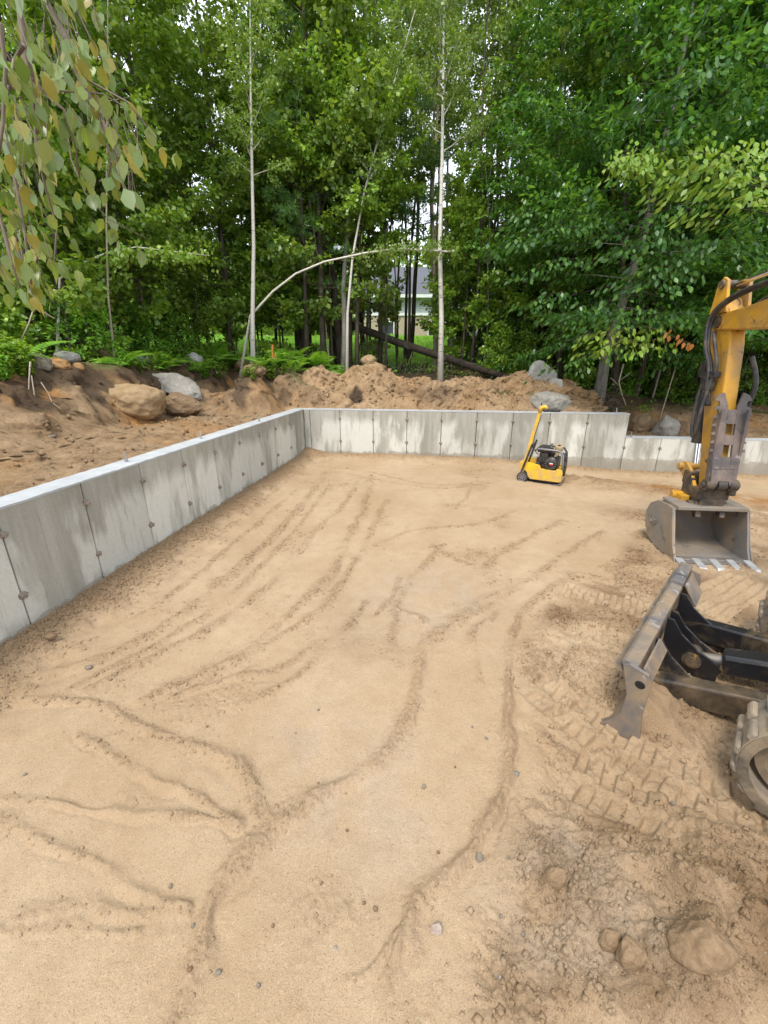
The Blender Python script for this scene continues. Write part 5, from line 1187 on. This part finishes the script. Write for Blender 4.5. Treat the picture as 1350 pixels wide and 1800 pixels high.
# bucket cylinder on the far side of the arm
m = MB(); m.cyl(ex(slope(1.55) + .20, 1.58, 0), ex(slope(1.0) + .22, .98, 0), .048, 16); m.cyl(ex(slope(1.0) + .22, 1.0, 0), ex(slope(1.0) + .22, .95, 0), .055, 16); m.lathe([(.0, -.05), (.05, -.05), (.05, .05), (0, .05)], ex(slope(1.58) + .20, 1.62), SD, 14); m.build('bucket_cylinder', M['blk'], EX, 'auto')
m = MB(); m.cyl(ex(slope(1.0) + .22, .95, 0), ex(slope(.78) + .23, .74, 0), .026, 12); m.build('bucket_cylinder_rod', M['chrome'], EX, 'auto')
m = MB()
for s in (-.10, .10): m.prism([(slope(.75) + .26, .76), (slope(.75) + .28, .70), (slope(.6) + .08, .56), (slope(.6) + .02, .60), (slope(.7) + .12, .74), (slope(.75) + .2, .79)], exf, s - .014, s + .014)
m.cyl(ex(slope(.75) + .23, .735, -.15), ex(slope(.75) + .23, .735, .15), .032, 12); m.build('bucket_link', M['yel_arm'], EX, False, .004)
# thumb on the operator side
tf = lambda z: slope(z) - .17 - (z - .66) * .02
def serr(side):
    P = []; z0, z1, n = .90, 1.38, 7; w = .105
    for i in range(n):
        za = z0 + (z1 - z0) * i / n; zb = z0 + (z1 - z0) * (i + .55) / n; zc = z0 + (z1 - z0) * (i + .9) / n
        P += [(side * w, za), (side * (w + .002), zb), (side * (w + .036), zb + .008), (side * (w + .030), zc)]
    return P
rt = []
half = lambda sg: [(sg * p, q) for p, q in rt]
def thumbp(outl, f0, f1):
    m.prism(outl, lambda p, q, h: ex(tf(q) + h, q, p), f0, f1)
m = MB()   # plate built of bands round two windows
def band(s0, s1, z0, z1): thumbp([(s0, z0), (s1, z0), (s1, z1), (s0, z1)], -.012, .012)
side_r = [(.036, .80), (.105, .80)] + serr(1) + [(.120, 1.40), (.075, 1.42), (.036, 1.31)]
thumbp(side_r, -.012, .012); thumbp([(-p, q) for p, q in side_r][::-1], -.012, .012)
for z0, z1 in ((.80, .90), (1.00, 1.08), (1.17, 1.285)): band(-.0355, .0355, z0, z1)
thumbp([(-.105, .7985), (-.10, .70), (-.09, .665), (-.055, .66), (-.04, .70), (.04, .70), (.055, .66), (.09, .665), (.10, .70), (.105, .7985)], -.012, .012)
m.build('thumb', M['thumb'], EX, False, .003)
m = MB()
for s in (-.10, .10): m.prism([(tf(.7) + .014, .70), (tf(.9) + .014, 1.30), (tf(1.2) + .05, 1.20), (tf(.9) + .06, .95), (tf(.7) + .05, .66)], exf, s - .012, s + .012)
m.build('thumb_side_plate', M['thumb'], EX, False, .003)
m = MB()
for s in (-.095, 0, .095): m.lathe([(0, -.035), (.05, -.035), (.05, .035), (0, .035)], ex(tf(.66) + .03, .66, s), SD, 16)
m.cyl(ex(tf(.66) + .03, .66, -.15), ex(tf(.66) + .03, .66, .15), .026, 12); m.build('thumb_pin', M['grease'], EX, 'auto')
# quick coupler
m = MB(); ebox(m, .06, .56, 0, .26, .10, .26); ebox(m, .02, .47, 0, .20, .10, .20); ebox(m, .14, .60, -.10, .12, .14, .05); ebox(m, .16, .66, -.08, .10, .12, .10); ebox(m, -.05, .60, .13, .10, .08, .06); m.build('quick_coupler', M['grease'], EX, False, .008)
m = MB(); ebox(m, .14, .47, -.16, .20, .09, .07); m.cyl(ex(.16, .49, -.22), ex(.16, .49, .10), .035, 12); m.build('coupler_hook', M['yel_arm'], EX, False, .006)
m = MB()
for s in (-.10, .10): m.prism([(-.03, .54), (-.10, .36), (-.06, .34), (.0, .42), (.10, .44), (.12, .54)], exf, s - .022, s + .022)
m.cyl(ex(-.0, .46, -.16), ex(-.0, .46, .16), .028, 12); m.build('bucket_lug', M['grease'], EX, False, .004)
# bucket
bp = [(-.27, .005), (-.10, -.005), (.10, .0), (.24, .05), (.33, .15), (.35, .26), (.30, .36), (.18, .425), (.0, .435), (-.09, .43)]
m = MB(); m.ribbon(bp, exf, -.30, .30, .014); BK = m.build('bucket', M['bucket'], EX, 'auto')
sp_ = [(-.28, .0)] + bp[1:] + [(-.10, .40), (-.16, .25), (-.21, .12)]
for s in (-.306, .306):
    m = MB(); m.prism(sp_, exf, s - .009, s + .009); pl_ = m.build('side_plate', M['bucket'], EX, False, .003)
    m = MB(); m.prism([(-.30, .0), (-.21, .13), (-.15, .27), (-.09, .43), (-.05, .43), (-.10, .26), (-.16, .12), (-.22, .0)], exf, s - .017 if s < 0 else s + .0095, s - .0095 if s < 0 else s + .017); m.build('side_cutter', M['bucket'], pl_, False, .003)
m = MB(); m.prism([(-.12, .425), (-.12, .46), (.16, .47), (.16, .44)], exf, -.29, .29); m.build('top_rail', M['bucket'], EX, False, .006)
m = MB(); ebox(m, .16, .22, -.325, .07, .05, .03); m.cyl(ex(.16, .22, -.315), ex(.16, .22, -.36), .016, 10); m.build('drain_lug', M['steel'], EX, False, .004)
m = MB(); m.prism([(-.31, -.006), (-.31, .012), (-.20, .022), (-.20, .008)], exf, -.31, .31); m.build('cutting_edge', M['steel'], EX, False, .002)
for k in range(5):
    s = -.28 + .14 * k; m = MB(); m.prism([(-.26, .0), (-.42, -.028), (-.43, -.020), (-.40, .010), (-.26, .036)], exf, s - .030, s + .030); m.build('tooth', M['tooth'], EX, False, .006)
# dozer blade
B0 = Vector((1.14, 1.555, 0)); BU = Vector((.684, .729, 0)); BF = Vector((-.729, .684, 0)); BL = 1.34
def bx_(p, z, t): return B0 + BU * t + BF * p + Vector((0, 0, z)) - Vector(EX.location)
bf = lambda p, q, h: bx_(p, q, h)
prof = [(.10, -.05), (.05, .0), (.015, .07), (.0, .15), (.008, .23), (.04, .30), (.075, .335)]
m = MB(); m.ribbon([(p + .014, q) for p, q in prof][::-1], bf, 0.022, BL - .022, .012); m.build('blade_plate', M['blade'], EX, 'auto')
endp = [(.125, -.055), (.065, .015), (.03, .09), (.022, .20), (.05, .30), (.062, .345), (.035, .365), (-.045, .345), (-.062, .30), (-.055, .12), (-.07, .0), (-.05, -.05)]
for t in (0.0, BL - .02):
    m = MB(); m.prism(endp, bf, t, t + .02); e = m.build('end_plate', M['blade'], EX, False, .004)
    m = MB(); m.lathe([(.0, .002), (.016, .002), (.021, .0), (.021, -.001)], bx_(-.02, .28, t), -BU, 16); m.build('shackle_hole', M['blade_in'], e)
m = MB()
for i in range(13):
    t0, t1 = .021 + (BL - .042) * i / 13, .021 + (BL - .042) * (i + 1) / 13; k = lambda t: .03 * sstep(.95, 1.12, t / BL * 1.2) if t / BL > .75 else 0
    z = .352 + (.035 if t0 > BL * .80 else .02 if t0 > BL * .72 else 0); m.prism([(.07, z - .02), (.072, z + .004), (.058, z + .012), (.004, z + .006), (.0, z - .016)], bf, t0, t1 - .0005)
m.build('top_rail', M['blade'], EX, False, .003)
m = MB(); m.prism([(-.013, .35), (-.022, .35), (-.06, .30), (-.05, .30)], bf, .03, BL * .25); m.build('top_gusset', M['blade'], EX, False, .002); m = MB(); m.prism([(.0, .34), (-.012, .34), (-.085, .22), (-.075, .22)], bf, BL * .80, BL - .022); m.build('top_gusset', M['blade'], EX, False, .002)
m = MB(); m.prism([(.105, -.055), (.112, -.045), (.055, .03), (.042, .02)], bf, .022, BL - .022); m.build('cutting_edge', M['steel'], EX, False, .002)
rib_p = [(.02, .0), (-.005, .15), (.0, .33), (-.03, .33), (-.08, .26), (-.16, .20), (-.27, .15), (-.27, .04)]
for t in (.36, .62, .72, .98):
    m = MB(); m.prism(rib_p, bf, BL * t / 1.34 - .008, BL * t / 1.34 + .008); m.build('gusset_plate', M['blade_in'], EX, False, .003)
for t in (.30, 1.03):
    m = MB(); a, b = bx_(-.02, .10, t), bx_(-1.0, .26, .47 if t < .5 else .87)
    d = b - a; q = d.to_track_quat('Y', 'Z').to_matrix(); m.box((a + b) / 2, (.085, d.length, .125), q); m.build('push_arm', M['blade_in'], EX, False, .01)
m = MB(); a, b = bx_(-.30, .17, .67), bx_(-1.1, .40, .67); d = (b - a).normalized(); q = d.to_track_quat('Y', 'Z').to_matrix()
m.box(a.lerp(b, .46), (.12, (b - a).length * .98, .11), q); m.build('cylinder_guard', M['blade_in'], EX, False, .018)
m = MB(); m.cyl(bx_(-.13, .12, .67), a.lerp(b, .2), .028, 12); m.build('blade_cylinder_rod', M['steel'], EX, 'auto')
m = MB(); m.cyl(bx_(-.15, .13, .605), bx_(-.15, .13, .735), .045, 16); m.cyl(bx_(-.15, .13, .59), bx_(-.15, .13, .60), .028, 12); m.build('blade_pin', M['grease'], EX, 'auto')
# sand lying in the back of the blade (a heap of its own)
m = MB(); vs = []; n, mm = 40, 30
for i in range(n + 1):
    for j in range(mm + 1):
        u_, w_ = i / n, j / mm; t = .03 + .46 * u_; p = .0 - .40 * w_; q = bx_(p, 0, t) + Vector(EX.location)
        z = .23 * (1 - w_) ** 1.1 * min(1, math.sin(math.pi * min(1, u_ * .92 + .08)) * 1.5) - .05 + mnoise.noise(q * 9) * .035 + mnoise.noise(q * 26) * .018 + mnoise.noise(q * 60) * .007
        if i == 0 or j == mm or i == n: z = -.15
        vs.append(q + Vector((0, 0, z)))
fs = [(i * (mm + 1) + j, i * (mm + 1) + j + 1, (i + 1) * (mm + 1) + j + 1, (i + 1) * (mm + 1) + j) for i in range(n) for j in range(mm)]
m.add(vs, fs); hp = m.build('sand_heap', M['sand'], None, True); struct(hp, 'stuff')
ta = hp.data.attributes.new('mask', 'FLOAT_COLOR', 'POINT'); ta.data.foreach_set('color', [.5, 0, 0, 1] * len(hp.data.vertices))
# rubber tracks, chassis, body (mostly beyond the frame)
def track(t, sg):
    """t: middle of the track along the blade; sg: outward side"""
    hw, R0, zc, p0, p1 = .125, .215, .225, WP, WP - 1.45; tt = .022
    def loop(r_, n=18):
        L = [(p0 + r_ * math.cos(a), zc + r_ * math.sin(a)) for a in np.linspace(-math.pi / 2, math.pi / 2, n)]
        return L + [(p1 + r_ * math.cos(a), zc + r_ * math.sin(a)) for a in np.linspace(math.pi / 2, 1.5 * math.pi, n)]
    A, B, Cc = loop(R0), loop(R0 - tt), None
    vs = []; n = len(A)
    for h in (-hw, hw): vs += [bx_(a, b, t + h) for a, b in A] + [bx_(a, b, t + h) for a, b in B]
    fs = []
    for i in range(n):
        k = (i + 1) % n
        fs += [(i, k, 2 * n + k, 2 * n + i), (n + i, 3 * n + i, 3 * n + k, n + k), (i, n + i, n + k, k), (2 * n + i, 2 * n + k, 3 * n + k, 3 * n + i)]
    m = MB(); m.add(vs, fs); tr = m.build('track', M['tyre'], EX, 'auto')
    m = MB()
    for h in (-hw, hw):
        o = h - .007 if h < 0 else h - .007
        C2, D2 = loop(R0 - .004), loop(R0 - tt - .016); vs = []
        for hh in (o, o + .014): vs += [bx_(a, b, t + hh) for a, b in C2] + [bx_(a, b, t + hh) for a, b in D2]
        m.add(vs, fs)
    m.build('track_edge', M['track_rub'], tr, 'auto')
    per = 2 * math.pi * R0 + 2 * 1.45; nl = int(per / .085); lm = None
    for i in range(nl):
        s = i / nl * per; half = math.pi * R0
        if s < half: a = -math.pi / 2 + s / R0; c = (p0 + R0 * math.cos(a), zc + R0 * math.sin(a)); an = a
        elif s < half + 1.45: c = (p0 - (s - half), zc + R0); an = math.pi / 2
        elif s < 2 * half + 1.45: a = math.pi / 2 + (s - half - 1.45) / R0; c = (p1 + R0 * math.cos(a), zc + R0 * math.sin(a)); an = a
        else: c = (p1 + (s - 2 * half - 1.45), zc - R0); an = -math.pi / 2
        if lm is None:
            m = MB(); k = 0
            for (h0, h1, sh) in ((-hw - .004, -.012, 0), (.012, hw + .004, .5)):
                y0, y1 = -.028 + sh * .03, .022 + sh * .03; vs = []
                for z, q in ((-.004, 0), (.017, .008)): vs += [(y0 + q, z, h0 + q * .5), (y1 - q, z, h0 + q * .5), (y1 - q + .008, z, h1 - q), (y0 + q + .008, z, h1 - q)]
                m.add(vs, [(0, 3, 2, 1), (4, 5, 6, 7), (0, 1, 5, 4), (1, 2, 6, 5), (2, 3, 7, 6), (3, 0, 4, 7)])
            o = m.build('track_lug', M['tyre'], tr, False, .010); lm = o.data
            bvl = True
        else:
            o = link('track_lug', lm, tr); b = o.modifiers.new('bevel', 'BEVEL'); b.width = .010; b.segments = 2
        nrm = BF * math.cos(an) + Vector((0, 0, 1)) * math.sin(an); tg = -BF * math.sin(an) + Vector((0, 0, 1)) * math.cos(an)
        o.rotation_euler = Matrix((tg, nrm, BU)).transposed().to_euler(); o.location = bx_(c[0], c[1], t)
    # idler, rollers, sprocket and frame inside the loop
    for p_, z_, r_, nm in ((p0, zc, .165, 'idler'), (p1, zc, .165, 'sprocket'), (p0 - .38, .10, .07, 'roller'), (p0 - .72, .10, .07, 'roller'), (p0 - 1.06, .10, .07, 'roller')):
        m = MB(); m.lathe([(.0, .05), (.04, .05), (.045, .03), (r_ * .75, .025), (r_ * .82, .04), (r_, .04), (r_, -.04), (0, -.04)], bx_(p_, z_, t), BU * sg, 32); m.build(nm, M['dirtm'], tr, 'auto')
    m = MB(); c_ = bx_(WP - .72, .235, t); m.box(c_, (.10, 1.15, .10), Matrix((BU, -BF, Vector((0, 0, 1)))).transposed()); m.build('track_frame', M['dirtm'], tr, False, .012)
M['track_rub'] = mat_plain('track_rubber', (.035, .033, .030), .8, 0, (.25, .185, .115), .55, 10, .2)
M['dirtm'] = mat_plain('dirty_frame', (.05, .045, .04), .7, 0, (.24, .17, .10), .7, 8, .2)
track(.035, -1); track(BL - .035, 1)
q = Matrix((BU, -BF, Vector((0, 0, 1)))).transposed()
m = MB()
m.box(bx_(WP - .68, .36, BL / 2), (.98, 1.2, .24), q); m.build('chassis', M['blk'], EX, False, .02)
c = bx_(WP - .68, 0, BL / 2); QB = Matrix((SD, FW, Vector((0, 0, 1)))).transposed()
m = MB(); m.lathe([(0, .55), (.36, .55), (.36, .66), (0, .66)], c, (0, 0, 1), 32); m.build('slew_ring', M['grease'], EX, 'auto')
m = MB(); m.box(c + Vector((.1, -.35, .95)), (1.25, 1.2, .55), QB); m.build('body', M['yel_arm'], EX, False, .05)
m = MB(); bp0 = ex(-2.40, .88); m.box(bp0.lerp(c + Vector((0, 0, .85)), .35), (.36, .5, .34), QB); m.build('boom_bracket', M['yel_arm'], EX, False, .03)
